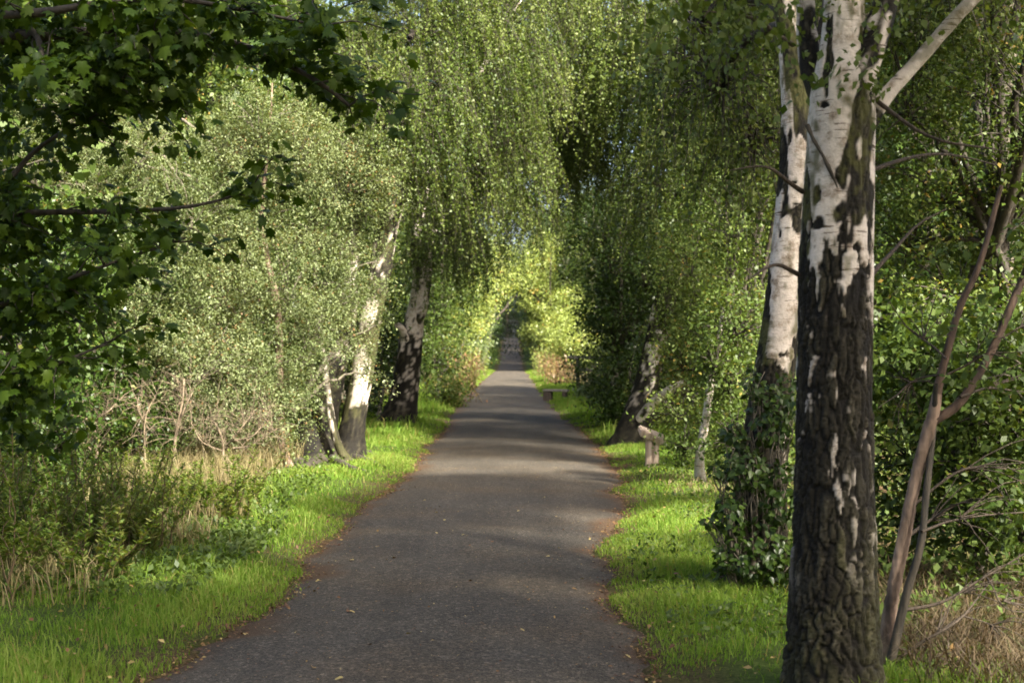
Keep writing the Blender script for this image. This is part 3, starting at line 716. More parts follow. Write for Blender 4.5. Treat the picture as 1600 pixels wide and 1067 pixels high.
# 7 --- thin white sapling on the right
d = 18.0
t = thing('sapling', 'thin white birch sapling standing between the short post and the ivy', 'tree', G0(1095, d))
stem('trunk', t, M['birch_bark'], [(P(1098, 768, d), .085), (P(1093, 735, d), .062), (P(1095, 700, d), .055), (P(1104, 650, d), .052), (P(1110, 605, d), .046), (P(1122, 540, d), .03), (P(1130, 480, d), .012)], nseg=90, sides=18, seed=71, wline=-.4, rough_amp=.004, patch=.3, mossy=.3, lump=.12)
crown_for(t, 107, [(P(1135, 590, 18), (.36, .5, .45), 1900, P(1112, 560, 18)), (P(1150, 500, 18), (.45, .5, .4), 2600, P(1128, 500, 18)), (P(1118, 560, 17.5), (.2, .15, .3), 900), (P(1100, 690, 17.6), (.12, .1, .14), 160), (P(1070, 690, 18), (.2, .3, .25), 700), (P(1150, 680, 17.5), (.3, .3, .35), 1300)],
          'mid_leaf', .05, 'clump', per=18, clump=.14)

# 8 --- pale leaved tree that fills the left half
d = 20.1
t = thing('willow_tree', 'pale silvery leaved tree with a slim pinkish stem, left of the birch mound', 'tree', G0(455, d))
stem('trunk', t, M['pink_bark'], [(P(462, 746, d), .075), (P(450, 722, d), .058), (P(440, 690, d), .056), (P(437, 600, d), .055), (P(433, 480, d), .05), (P(416, 400, d), .042), (P(409, 320, d), .035), (P(420, 220, d), .02), (P(425, 130, d), .01)], nseg=120, sides=18, seed=81, lump=.12, rough_amp=.005)
stem('side_stem', t, M['grey_bark'], [(P(380, 745, d + 1.6), .07), (P(372, 640, d + 1.6), .055), (P(330, 500, d + 1.6), .045), (P(280, 360, d + 1.5), .03), (P(250, 250, d + 1.5), .015)], nseg=80, sides=14, seed=82, lump=.12)
stem('side_stem', t, M['grey_bark'], [(P(470, 742, d + 1.8), .07), (P(480, 620, d + 1.8), .055), (P(505, 460, d + 1.8), .045), (P(530, 330, d + 1.7), .03), (P(540, 220, d + 1.7), .015)], nseg=80, sides=14, seed=83, lump=.12)
blobs = [(405, 190, 20, .55, 5200), (350, 230, 20, .5, 4200), (460, 240, 20.3, .6, 5000), (300, 320, 19.6, .7, 6500), (400, 330, 20.3, .7, 6000), (520, 280, 20.6, .7, 6500), (575, 250, 20.8, .5, 3600), (570, 320, 20.8, .32, 1800), (250, 430, 19.4, .75, 6800), (350, 440, 19.8, .7, 6000), (450, 430, 20.2, .8, 7000), (530, 400, 20.6, .42, 3300),
         (230, 530, 19.2, .55, 4200), (310, 560, 19.4, .7, 5500), (400, 560, 19.8, .7, 5500), (480, 510, 20.3, .6, 4500), (520, 470, 20.6, .3, 1500), (440, 610, 20, .4, 2200), (340, 650, 19.4, .5, 2600), (420, 640, 19.6, .5, 2800), (215, 230, 21, .6, 3500), (150, 300, 21, .7, 3500), (120, 190, 22, .8, 4200), (60, 260, 22, .8, 4200), (200, 140, 22, .7, 3500), (600, 280, 20.9, .3, 1200), (560, 455, 21, .22, 900), (590, 450, 21.2, .16, 520), (555, 540, 21, .16, 420), (572, 575, 21.1, .15, 420), (590, 500, 21.2, .12, 300), (598, 395, 21.2, .12, 260), (600, 250, 21.3, .35, 1500)]
crown_for(t, 108, [(P(x, y, dd_), (r * 1.15, r * 1.1, r * .85), n, P(425 + (x - 425) * .25, min(640, y + 130), d + .8)) for x, y, dd_, r, n in blobs], 'pale_leaf', .038, 'clump', per=75, clump=.125, plume=3.6, up=1.1, more=1.7, aspect=.5, tmax=14, r0=.009, twig='grey_bark', droop=.1)

# 9 --- sycamore at the left, its boughs reaching into the picture
d = 9.6
t = thing('sycamore_tree', 'sycamore with large dark lobed leaves reaching in over the left edge', 'tree', G0(-420, d))
stem('trunk', t, M['grey_bark'], [(G0(-420, d), .26), (P(-410, 700, d), .2), (P(-400, 400, d), .18), (P(-390, 150, d), .16), (P(-360, -100, d), .14), (P(-320, -450, d), .1), (P(-300, -900, d), .05)], nseg=90, sides=24, seed=91, flare=.3)
boughs = [([(-390, 150), (-200, 90), (-40, 60), (60, 55), (150, 50), (265, 50), (360, 66), (430, 92), (500, 130), (545, 165)], .05, 9.2),
          ([(-200, 90), (-60, 30), (60, 20), (160, 5), (280, 0), (400, 20), (500, 40)], .035, 8.8),
          ([(30, 30), (58, 60), (72, 105), (120, 122), (190, 150), (260, 160)], .022, 8.9),
          ([(-400, 400), (-240, 420), (-80, 340), (0, 292), (50, 240), (100, 205), (180, 165)], .034, 9.4),
          ([(-400, 420), (-220, 390), (-60, 340), (60, 332), (200, 330), (300, 322), (390, 300)], .034, 9.5),
          ([(-405, 560), (-240, 540), (-80, 500), (20, 470), (150, 420), (290, 372)], .034, 9.7),
          ([(-405, 620), (-260, 640), (-120, 610), (20, 590), (110, 560), (180, 530)], .03, 9.8),
          ([(-390, 100), (-300, -60), (-140, -120), (60, -130), (260, -110), (430, -60)], .045, 9.4)]
g = np.random.default_rng(109)
LV = [palmate(1.0)]
lp, ld, ln_ = [], [], []
sets = []
for bi, (pts, r, dd_) in enumerate(boughs):
    rows = [(P(x, y, dd_ + .25 * math.sin(k * 1.3 + bi)), r * (1 - .8 * k / (len(pts) - 1))) for k, (x, y) in enumerate(pts)]
    stem('bough', t, M['dark_bark'], rows, nseg=70, sides=12, seed=92 + bi, lump=.12, rough_amp=.004)
    c = spline(np.array([[*p, rr] for p, rr in rows]), 40)[:, :3]
    nt_ = 34
    src = c[g.integers(8, 40, nt_)]
    tg = src + np.stack([g.normal(.12, .24, nt_), g.normal(0, .35, nt_), g.normal(-.06, .13, nt_)], -1)
    ll = limb_lines(g, src, tg, 7); sets.append((ll, .006, .0025, 4))
    m = 17 if bi != 7 else 6
    for k in range(nt_):
        tt = g.integers(2, 7, m)
        p = ll[k, tt] + g.normal(0, .05, (m, 3))
        lp.append(p); ld.append(unit(tg[k] - src[k])[None] * .5 + g.normal(0, .6, (m, 3)) + [0, 0, -.45]); ln_.append(g.normal(0, .35, (m, 3)) + [0, -.25, .9])
# dense inner foliage
for (px, py, dd_, r, n) in ((60, 90, 9.6, (.5, .5, .25), 330), (200, 60, 9.4, (.55, .5, .2), 330), (350, 40, 9.2, (.45, .4, .16), 200), (470, 70, 9.0, (.22, .3, .12), 80), (525, 130, 9.1, (.12, .2, .14), 55), (10, 220, 9.8, (.45, .5, .3), 260), (20, 430, 10, (.5, .5, .35), 300), (0, 560, 10, (.5, .5, .35), 260), (110, 460, 10, (.35, .4, .2), 110), (-150, 300, 9.8, (.7, .8, .9), 450), (-250, -100, 9.6, (1.2, 1.2, .9), 600), (100, -100, 9.4, (1.0, .9, .3), 420), (60, 660, 10.5, (.4, .4, .25), 130)):
    p = blob_pts(g, P(px, py, dd_), r, n, .3); lp.append(p)
    ld.append(g.normal(0, .7, (n, 3)) + [.2, 0, -.4]); ln_.append(g.normal(0, .4, (n, 3)) + [0, -.25, .9])
lp, ld, ln_ = np.concatenate(lp), np.concatenate(ld), np.concatenate(ln_)
twig_part('twigs', t, M['dark_bark'], sets)

def leaf_parts(root, pos, dirs, nrms, shape, size, mat, count=300, seed=1, view=True, foliage='foliage'):
    """the leaves that show largest become parts of their own, the rest one part"""
    g = np.random.default_rng(seed)
    px = 800 + FOC * pos[:, 0] / pos[:, 1]; py = HOR - FOC * (pos[:, 2] - EYE) / pos[:, 1]
    vis = (px > 5) & (px < 1595) & (py > 5) & (py < 1060)
    order = np.argsort(np.where(vis, pos[:, 1], pos[:, 1] + 100))
    v, f = shape
    var = np.clip(g.normal(.45, .27, len(pos)), 0, .94); sc = size * g.uniform(.6, 1.25, len(pos))
    sel, rest = order[:count], order[count:]
    kinds = []
    for k in range(8):
        kinds.append(mesh_data('leaf', v, f, mat, {'var': np.full(len(v), (k + .5) / 8.6)}))
    b = base_of(root)
    from mathutils import Matrix
    for i in sel:
        dv = unit(dirs[i]); n = nrms[i] - dv * (nrms[i] @ dv); n = n / np.linalg.norm(n); s = np.cross(dv, n)
        o = bpy.data.objects.new('leaf', kinds[min(7, int(var[i] * 8.6))]); COL.objects.link(o); o.parent = root
        q = pos[i] - b; k = sc[i]
        o.matrix_local = Matrix(((s[0] * k, dv[0] * k, n[0] * k, q[0]), (s[1] * k, dv[1] * k, n[1] * k, q[1]), (s[2] * k, dv[2] * k, n[2] * k, q[2]), (0, 0, 0, 1)))
    if len(rest):
        G = Geo(); G.add(*stamp(v, f, pos[rest], dirs[rest], nrms[rest], sc[rest], var[rest]))
        link(foliage, G.data(foliage, mat, b), root)['kind'] = 'stuff'
leaf_parts(t, lp, ld, ln_, palmate(1.0), .08, M['syc_leaf'], 300, 9)

# 10 --- ivy and bramble bush round the second birch
def oval_leaf():
    pts = [(0, 0), (.22, .12), (.34, .38), (.24, .70), (0, 1.0), (-.24, .70), (-.34, .38), (-.22, .12)]
    v = np.array([(x, y, .25 * abs(x) - .25 * y * y) for x, y in pts] + [(0, .45, -.05)])
    return v, np.array([(i, (i + 1) % 8, 8) for i in range(8)])
t = thing('ivy_bush', 'glossy dark ivy and bramble bush hiding the foot of the leaning birch', 'bush', G0(1185, 9.9))
g = np.random.default_rng(110)
pp, pd, pn_ = [], [], []
canes = []
for (px, py, r, n) in ((1180, 860, (.20, .24, .20), 420), (1218, 770, (.14, .22, .2), 330), (1165, 730, (.13, .2, .14), 260), (1205, 650, (.13, .2, .2), 260), (1142, 800, (.09, .18, .14), 170), (1228, 880, (.12, .2, .12), 190), (1130, 870, (.05, .12, .10), 80), (1230, 640, (.10, .2, .25), 160), (1120, 735, (.05, .1, .04), 30), (1150, 680, (.08, .1, .06), 70), (1175, 600, (.06, .1, .1), 60), (1195, 925, (.16, .2, .06), 130), (1110, 815, (.05, .08, .03), 24)):
    c = P(px, py, 9.9); p = blob_pts(g, c, r, n, .7); pp.append(p); o_ = unit(p - c)
    pd.append(o_ * .5 + g.normal(0, .6, (n, 3)) + [0, 0, -.35]); pn_.append(o_ * .6 + g.normal(0, .4, (n, 3)) + [0, -.35, .6])
    k = 7; canes.append((limb_lines(g, G0(px * .5 + 590, 9.95), p[:k], 10), .008, .003, 5))
pp, pd, pn_ = np.concatenate(pp), np.concatenate(pd), np.concatenate(pn_)
pp[:, 2] = np.maximum(pp[:, 2], .04)
twig_part('stems', t, M['grey_bark'], canes)
leaf_parts(t, pp, pd, pn_, oval_leaf(), .05, M['dark_leaf'], 300, 10)

# 11 --- birch to the right of the camera; its shade lies over the near end of the path
t = thing('birch_tree', 'birch standing outside the right edge, its shade lying over the near path', 'tree', np.array([5.2, 3.4, 0]))
stem('trunk', t, M['birch_bark'], [(np.array([5.2, 3.4, -.2]), .2), (np.array([5.1, 3.3, 2.5]), .15), (np.array([4.9, 3.4, 5]), .12), (np.array([4.7, 3.6, 9]), .05)], nseg=80, sides=20, seed=111, wline=2)
crown_for(t, 112, [((4.8, 2.0, 6.2), (1.6, 1.6, .9), 6500, (5, 3.3, 4)), ((3.4, 3.2, 6.4), (1.5, 1.4, .8), 6000, (5, 3.3, 4.5)), ((5.6, 4.4, 6.6), (1.5, 1.4, .8), 5500, (4.9, 3.4, 5)), ((2.6, 1.2, 6.6), (1.6, 1.5, .8), 5500, (4.9, 3.4, 5)), ((4.9, 1.6, 8.0), (1.7, 1.6, .9), 6000), ((5.0, .4, 6.4), (1.4, 1.4, .8), 4500), ((4.2, 7.5, 6.6), (1.3, 1.5, .8), 5000), ((4.4, 5.6, 6.9), (1.3, 1.2, .8), 5000), ((4.4, 10, 6.9), (1.3, 1.5, .8), 6000), ((4.5, 12.6, 7.3), (1.4, 1.4, .8), 6000), ((3.0, 8.6, 7.2), (1.2, 1.3, .7), 4500), ((5.6, 11, 7.2), (1.2, 1.4, .8), 4500)], 'near_leaf', .08, 'weep', per=20, length=(.3, 1.0), glade=2, more=1.5)

# ================================================================== BUSHES AND TREES BEHIND
def bush(name, label, cat, px, d, blobs, mat, size, seed, group=None, twig='dark_bark', trunk=None, extra=(), **kw):
    """blobs in (photo x, photo y, distance, radius, leaves)"""
    t = thing(name, label, cat, G0(px, d), group)
    b = G0(px, d)
    top = np.array([P(x, y, dd_) for x, y, dd_, *_ in blobs])
    cen = top.mean(0)
    r = trunk or .07
    stem('trunk', t, M[twig], [(b - [0, 0, .1], r), (b * .6 + cen * .4 + [.1, .1, 0], r * .75), (cen, r * .5), (cen + [0, .1, (top[:, 2].max() - cen[2]) * .8 + .1], r * .2)], nseg=40, sides=12, seed=seed, lump=.12)
    hub = b * .5 + cen * .5
    crown_for(t, seed, [(P(x, y, dd_), (rr * 1.15, rr * 1.15, rr * .9), n, hub) for x, y, dd_, rr, n in blobs] + [(*e, hub) for e in extra], mat, size, twig=twig, tmax=16, r0=max(.006, r * .15), **kw)
    return t

# right side, behind the big birch
bush('birch_tree', 'small leaved birch thicket tree filling the space right of the thick birch', 'tree', 1560, 13, [(1420, 120, 13, .75, 5200), (1540, 90, 13, .8, 6000), (1480, 260, 13.2, .7, 5200), (1580, 300, 13, .75, 5200), (1420, 340, 13.4, .6, 4300), (1500, 420, 13.4, .65, 4300), (1600, 460, 13, .6, 3600), (1400, 10, 13.2, .7, 4000), (1560, -60, 13, .9, 4500), (1640, 180, 12.6, .8, 3500), (1560, -420, 13.5, 1.3, 5000), (1760, -560, 11, 1.4, 5000), (1640, -640, 12, 1.3, 4500), (1500, -420, 15.5, 1.3, 4500), (1440, -380, 18, 1.2, 4000), (2000, -800, 9, 1.2, 4500)], 'birch_leaf', .043, 201, trunk=.08, per=24, clump=.17, glade=2.2)
bush('hazel_bush', 'green leafy bush behind the pinkish sapling at the right edge', 'bush', 1520, 10.5, [(1420, 560, 11, .45, 1900), (1520, 560, 10.6, .45, 1900), (1590, 640, 10.2, .45, 1700), (1430, 690, 11, .4, 1500), (1520, 720, 10.4, .42, 1600), (1600, 800, 9.8, .4, 1300), (1430, 800, 11, .32, 1000), (1530, 830, 10.4, .3, 800), (1640, 560, 10, .5, 1500)], 'mid_leaf', .062, 202, per=20, clump=.16)
bush('birch_tree', 'slim birch with drooping sprays between the leaning birch and the ivy', 'tree', 1160, 21, [(1150, 330, 20, .8, 5200), (1080, 400, 22, .7, 4200), (1190, 450, 20, .7, 4600), (1120, 520, 21, .6, 3400), (1200, 560, 19.5, .6, 3400), (1170, 640, 19.5, .5, 2400), (1210, 200, 20, .9, 5200), (1130, 140, 21, .9, 5000), (1070, 560, 21, .4, 1800), (1060, 640, 20, .35, 1300)], 'birch_leaf', .05, 203, trunk=.06, extra=[((4.2, 17.3, 7.6), (1.4, 1.3, .8), 6500), ((4.2, 20, 7.8), (1.4, 1.3, .8), 6500), ((4.4, 23, 8.2), (1.4, 1.4, .8), 6500), ((5.4, 18.5, 7.8), (1.3, 1.3, .8), 5000)], per=26, clump=.2, glade=2.2)
bush('holly_bush', 'very dark green bush beside the foot of the leaning birch', 'bush', 950, 34, [(960, 400, 34, 1.0, 3800), (955, 480, 34, .8, 3300), (985, 500, 33, .9, 3600), (950, 580, 33, .75, 3000), (1000, 600, 31, .7, 2600), (945, 350, 35, .7, 2400), (1010, 420, 33, .9, 3000), (960, 640, 31, .4, 1500)], 'dark_leaf', .075, 204, per=26, clump=.25, trunk=.1)
bush('elder_bush', 'grey green rounded shrub drooping over the right verge by the low bench', 'bush', 930, 47, [(945, 615, 46, .6, 2000), (968, 640, 42, .6, 2000), (962, 575, 48, .7, 2200), (985, 660, 38, .5, 1700), (985, 545, 46, .8, 2000), (915, 612, 50, .35, 800)], 'grey_leaf', .09, 205, per=24, clump=.25)
bush('alder_tree', 'dense mid green tree above the fence on the right', 'tree', 960, 58, [(985, 430, 58, 1.4, 3600), (1000, 370, 57, 1.6, 3800), (975, 500, 58, 1.1, 3000), (1020, 480, 55, 1.5, 3000), (1000, 290, 58, 1.7, 3600), (965, 340, 62, 1.2, 2600)], 'dark_leaf', .12, 206, per=28, clump=.36, trunk=.2)
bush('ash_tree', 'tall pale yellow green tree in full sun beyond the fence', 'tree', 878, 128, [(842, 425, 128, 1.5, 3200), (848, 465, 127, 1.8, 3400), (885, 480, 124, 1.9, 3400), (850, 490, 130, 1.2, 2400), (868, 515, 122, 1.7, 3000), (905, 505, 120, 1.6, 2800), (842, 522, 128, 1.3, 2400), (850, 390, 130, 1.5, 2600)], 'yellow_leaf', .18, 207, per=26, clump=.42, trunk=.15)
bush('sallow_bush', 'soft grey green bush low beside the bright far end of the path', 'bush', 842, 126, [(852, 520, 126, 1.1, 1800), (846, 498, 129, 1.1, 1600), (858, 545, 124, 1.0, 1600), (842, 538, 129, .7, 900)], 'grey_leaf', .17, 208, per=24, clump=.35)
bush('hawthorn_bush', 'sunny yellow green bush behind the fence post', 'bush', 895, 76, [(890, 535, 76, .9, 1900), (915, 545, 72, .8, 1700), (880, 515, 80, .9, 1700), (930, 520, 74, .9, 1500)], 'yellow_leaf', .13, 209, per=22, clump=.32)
# left row
bush('hazel_bush', 'deep green bush between the two left verge birches', 'bush', 590, 36, [(600, 560, 37, .9, 2600), (580, 620, 35, .7, 2000), (610, 480, 38, 1.0, 2800), (570, 540, 37, .9, 2200), (600, 400, 39, 1.1, 2600)], 'dark_leaf', .08, 210, per=24, clump=.28)
bush('hazel_tree', 'mid green tree with yellow tinges beyond the forked birch', 'tree', 680, 48, [(690, 480, 48, 1.0, 2800), (705, 430, 50, 1.2, 3000), (680, 560, 46, .8, 2200), (690, 610, 44, .6, 1600), (670, 400, 50, 1.2, 2800), (715, 380, 54, 1.3, 2800), (675, 510, 47, .9, 2000)], 'mid_leaf', .10, 211, per=24, clump=.3, trunk=.1)
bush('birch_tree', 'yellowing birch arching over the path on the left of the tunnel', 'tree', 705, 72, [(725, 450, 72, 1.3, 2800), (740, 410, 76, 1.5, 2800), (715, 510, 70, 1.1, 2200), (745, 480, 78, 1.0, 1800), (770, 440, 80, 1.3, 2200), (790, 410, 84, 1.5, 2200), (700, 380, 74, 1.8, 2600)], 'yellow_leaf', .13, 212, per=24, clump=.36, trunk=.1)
bush('hawthorn_bush', 'grey green hawthorn low at the left of the far path', 'bush', 742, 100, [(745, 530, 98, .9, 1500), (748, 510, 108, .9, 1500), (742, 485, 104, 1.0, 1500), (738, 550, 94, .7, 1000)], 'grey_leaf', .15, 213, per=22, clump=.36)
bush('oak_tree', 'broad tree closing the tunnel over the far path', 'tree', 750, 125, [(752, 465, 126, 1.5, 1900), (785, 445, 128, 1.5, 1900), (820, 440, 128, 1.5, 1700), (745, 505, 124, 1.0, 1200), (800, 415, 130, 2.1, 2000), (748, 545, 126, .8, 900)], 'mid_leaf', .19, 214, per=24, clump=.48, trunk=.25)
# left wood behind the sycamore and the pale tree
for i, (px, dd_, lab, mt) in enumerate(((40, 17, 'dark holly like bush under the sycamore at the left edge', 'dark_leaf'), (150, 19, 'dark green bush behind the tall weeds and bare twigs', 'dark_leaf'))):
    bush('holly_bush', lab, 'bush', px, dd_, [(px - 60, 380, dd_, .7, 2600), (px + 30, 430, dd_ + .5, .7, 2600), (px - 30, 530, dd_, .7, 2600), (px + 50, 560, dd_ + .3, .6, 2000), (px, 640, dd_ - .3, .55, 2000), (px + 60, 670, dd_ - .2, .45, 1400), (px - 70, 660, dd_ - .2, .5, 1500), (px - 60, 740, dd_ - .5, .35, 900)], mt, .065, 220 + i, per=24, clump=.22)

# ------------------------------------------------------------------ trees standing farther back, copies of two grown ones
def grown(seed, mat, size, n, h, sp):
    t = bpy.data.objects.new('woodland_tree', None); COL.objects.link(t)
    stem('trunk', t, M['grey_bark'], [(np.array([0, 0, -.3]), .22), (np.array([.1, 0, h * .3]), .17), (np.array([0, .1, h * .6]), .12), (np.array([.1, 0, h * .95]), .03)], nseg=50, sides=12, seed=seed)
    g = np.random.default_rng(seed)
    bl = []
    for k in range(15):
        z = h * (.10 + .86 * k / 14); s = sp * (.55 + .45 * math.sin(math.pi * min(1, .25 + .75 * k / 14)))
        an = k * 2.4
        bl.append((np.array([math.cos(an) * s * .6, math.sin(an) * s * .6, z]), (s * .62, s * .62, h * .09), n // 15, np.array([0, 0, z * .7])))
    crown_for(t, seed, bl, mat, size, tmax=8, r0=.02, per=26, clump=.36)
    return t
protos = [grown(301, 'mid_leaf', .11, 26000, 9.0, 2.6), grown(302, 'dark_leaf', .11, 26000, 10.0, 2.8), grown(303, 'birch_leaf', .10, 26000, 8.5, 2.4)]
spots = []
g = np.random.default_rng(33)
for y0 in (27, 33, 40, 49, 60, 74, 92, 112):
    for row in range(2):
        spots.append((-(5.4 + row * 4.6 + g.uniform(-.7, .7) + (1.2 if y0 < 30 else 0)), y0 + g.uniform(-2, 2) + row * 2.5, g.uniform(.85, 1.1) * (1.0 + .5 * row) * (1.35 if y0 > 45 else 1)))
for y0 in (24.5, 29, 34, 39, 44, 49.5, 56):
    spots.append((6.9 + (.7 if y0 < 30 else 0) + g.uniform(-.3, .5), y0 + g.uniform(-1.5, 1.5), g.uniform(1.15, 1.3)))
    spots.append((13.0 + g.uniform(-.7, .7), y0 + g.uniform(-2, 2), g.uniform(1.5, 1.8) if y0 > 35 else 1.2))
for x, y in ((-5.6, -1.5), (-6.2, -7), (6.4, -5), (5.8, -11), (-5.8, -14), (6.2, -18), (-6.4, -21), (5.6, -26), (-11, -3), (11, -2), (0.5, -40), (-4, -34)): spots.append((x, y, 1.15))  # unseen trees behind the camera, added to darken the near path
for x, y in ((-9.5, 26), (-7.6, 31), (-12, 24), (-10, 20)): spots.append((x, y, 1.6))
for x, y in ((6.5, 126), (4.5, 133), (10, 130), (-4.4, 131)): spots.append((x, y, 1.45))
for x, y in ((8, 66), (9, 76), (10.5, 90), (9.5, 103), (10, 113), (-12, 135)): spots.append((x, y, .75))
for x, y in ((18, 66), (19, 76), (20, 88), (19, 100), (18, 112)): spots.append((x, y, 1.75))
for x, y in ((5.6, 264), (9, 260), (7.4, 270), (11, 272)): spots.append((x, y, 1.9))
for y0 in (141, 150, 159, 168, 178, 188, 199, 211, 224, 237, 250):
    for sgn in (-1, 1):
        spots.append((sgn * (5.0 + g.uniform(-.2, .5)), y0 + g.uniform(-3, 3), g.uniform(1.1, 1.4)))
    spots.append((7.6, y0 + 3, 1.8))
for x in (-9, -4.2, -1, 2.2, 5.6, 9):
    spots.append((x, 282 + abs(x) * 1.5, 1.7))
used = [0, 0, 0]
first = [True] * 3
WOODL = 'tree of the wood that closes in behind the birches beside the path'
for i, (x, y, s) in enumerate(spots):
    k = 1 if y > 130 else int(g.integers(0, 3))
    src = protos[k]
    if first[k]: o = src; first[k] = False
    else:
        o = src.copy(); COL.objects.link(o)
        for ch in src.children:
            c = ch.copy(); COL.objects.link(c); c.parent = o
    o.location = (x, y, float(ground_z(np.array([x]), np.array([y]))[0])); o.rotation_euler = (0, 0, float(g.uniform(0, 6.28))); o.scale = (s, s, s * float(g.uniform(.9, 1.1)))
    if y > 270: tag(o, 'dark tree closing the far end of the path beyond the rise', 'tree', 'dark trees at the far end of the path')
    elif y < 3: tag(o, 'unseen tree added behind the viewpoint to shade the near path', 'tree', 'unseen trees added behind the viewpoint')
    elif y > 130: tag(o, 'tree lining the shaded rise at the far end of the path', 'tree', 'trees along the far rise')
    elif x < 0: tag(o, 'tree of the green wood behind the birches on the left', 'tree', 'trees of the left wood')
    else: tag(o, 'tree of the green wood behind the birches on the right', 'tree', 'trees of the right wood')

# a last mass of foliage on both flanks
def wood_mass(name, label, x0, x1, y0, y1, h, n, seed, mat):
    g = np.random.default_rng(seed); k = 900
    c = np.stack([g.uniform(x0, x1, k), g.uniform(y0, y1, k), np.zeros(k)], -1)
    c[:, 2] = ground_z(c[:, 0], c[:, 1]) + g.uniform(.1, 1, k) * h * (.75 + .25 * noise(c, .15, seed))
    idx = g.integers(0, k, n); pos = c[idx] + g.normal(0, .75, (n, 3)) * [1, 1, .6]
    L = .22 * g.uniform(.7, 1.3, n)
    G = Geo(); G.add(*leaf_quads(pos, g.normal(0, .7, (n, 3)) - [0, 0, .3], g.normal(0, .6, (n, 3)) + [0, 0, .8], L, L * .65, vary(g, pos, seed)))
    tag(link(name, G.data(name, M[mat])), label, kind='stuff')
wood_mass('woodland', 'dense green woodland far behind the trees on the left', -32, -16, 24, 130, 15, 60000, 401, 'dark_leaf')
wood_mass('woodland', 'dense green woodland far behind the trees on the right', 16, 32, 18, 130, 14, 60000, 402, 'mid_leaf')

# ================================================================== GRASS, WEEDS, LITTER
def blades(g, x, y, h, wd, lean=.45, straw=.02, seed=1, flat=0.0):
    n = len(x)
    b = np.stack([x, y, ground_z(x, y) - .01], -1)
    a = g.uniform(0, 6.28, n); s = np.stack([np.cos(a), np.sin(a), 0 * a], -1)
    la = g.uniform(0, 6.28, n); lv = np.stack([np.cos(la), np.sin(la), 0 * la], -1) * (g.uniform(.1, 1, n) * lean * h)[:, None]
    up = np.array([0, 0, 1.0])
    m = b + lv * .35 + up * (h * .6)[:, None]; tip = b + lv + up * (h * (1 - .25 * lean))[:, None]
    W = (wd * .5)[:, None] * s
    V = np.stack([b - W, b + W, m + W * .75, m - W * .75, tip], 1).reshape(-1, 3)
    i = np.arange(n)[:, None] * 5
    F = np.concatenate([i + np.array([[0, 1, 2, 3]]), i + np.array([[3, 2, 4, 4]])])
    var = vary(g, b, seed, .2); var = np.where(g.uniform(0, 1, n) < straw, .99, np.minimum(var, .94))
    return V, i, np.repeat(var, 5)

def grass_mesh(name, label, parts, mat):
    V, T, A = [], [], []; n = 0
    for v, i, a in parts:
        V.append(v); A.append(a); i = i + n; n += len(v)
        T.append(np.concatenate([i + [[0, 1, 2]], i + [[0, 2, 3]], i + [[3, 2, 4]]]))
    me = mesh_data(name, np.concatenate(V), np.concatenate(T), mat, {'var': np.concatenate(A)})
    return tag(link(name, me), label, kind='stuff')

def verge(g, side, y0, y1, dens, w_in, w_out, h, wd, seed):
    n = int(dens * (y1 - y0) * (w_out + w_in))
    y = g.uniform(y0, y1, n)
    e = edge_l(y) if side < 0 else edge_r(y)
    u = g.uniform(-w_in, w_out, n)
    x = e + side * u
    q = np.stack([x, y, 0 * x], -1)
    tuft = noise(q, 1.1, seed) + .6 * noise(q, 3.5, seed + 1)
    keep = g.uniform(0, 1, n) < np.clip(.75 + .8 * tuft, .12, 1) * sstep(-w_in - .02, .10, u + .12 * noise(q, 5, seed + 2)) * (1 - .75 * sstep(w_out * .6, w_out, u))
    x, y, tuft, u = x[keep], y[keep], tuft[keep], u[keep]
    hh = h * g.uniform(.45, 1.15, len(x)) * (1 + .55 * tuft) * (.45 + .55 * sstep(0, .45, u))
    return blades(g, x, y, np.maximum(hh, .02), wd * g.uniform(.7, 1.3, len(x)), seed=seed, lean=.9, straw=.05)
g = np.random.default_rng(500)
low_l = [verge(g, -1, 5.5, 11, 120, .0, 2.4, .19, .006, 151), verge(g, -1, 11, 26, 55, .0, 2.7, .17, .010, 152), verge(g, -1, 26, 60, 40, .0, 2.6, .28, .02, 153)]
grass_mesh('verge_grass', 'bright green grass along the left edge of the path', low_l + [verge(g, -1, 5.5, 10, 3000, .12, 2.4, .10, .006, 51), verge(g, -1, 10, 16, 2300, .12, 2.7, .095, .008, 52), verge(g, -1, 16, 26, 1200, .12, 2.6, .09, .011, 53), verge(g, -1, 26, 45, 620, .14, 3.2, .10, .016, 54), verge(g, -1, 45, 80, 260, .15, 2.6, .13, .03, 55), verge(g, -1, 80, 132, 130, .15, 1.8, .17, .05, 56)], M['grass'])
low_r = [verge(g, 1, 5.5, 11, 110, .0, 1.7, .18, .006, 161), verge(g, 1, 11, 26, 50, .0, 1.6, .16, .010, 162), verge(g, 1, 26, 60, 40, .0, 2.0, .26, .02, 163)]
grass_mesh('verge_grass', 'bright green grass along the right edge of the path', low_r + [verge(g, 1, 5.5, 10, 3200, .10, 1.7, .09, .006, 61), verge(g, 1, 10, 16, 2400, .10, 1.5, .085, .008, 62), verge(g, 1, 16, 26, 1300, .12, 1.3, .08, .011, 63), verge(g, 1, 26, 45, 700, .14, 2.0, .10, .016, 64), verge(g, 1, 45, 80, 300, .15, 1.9, .14, .03, 65), verge(g, 1, 80, 132, 150, .15, 1.8, .17, .05, 66)], M['grass'])

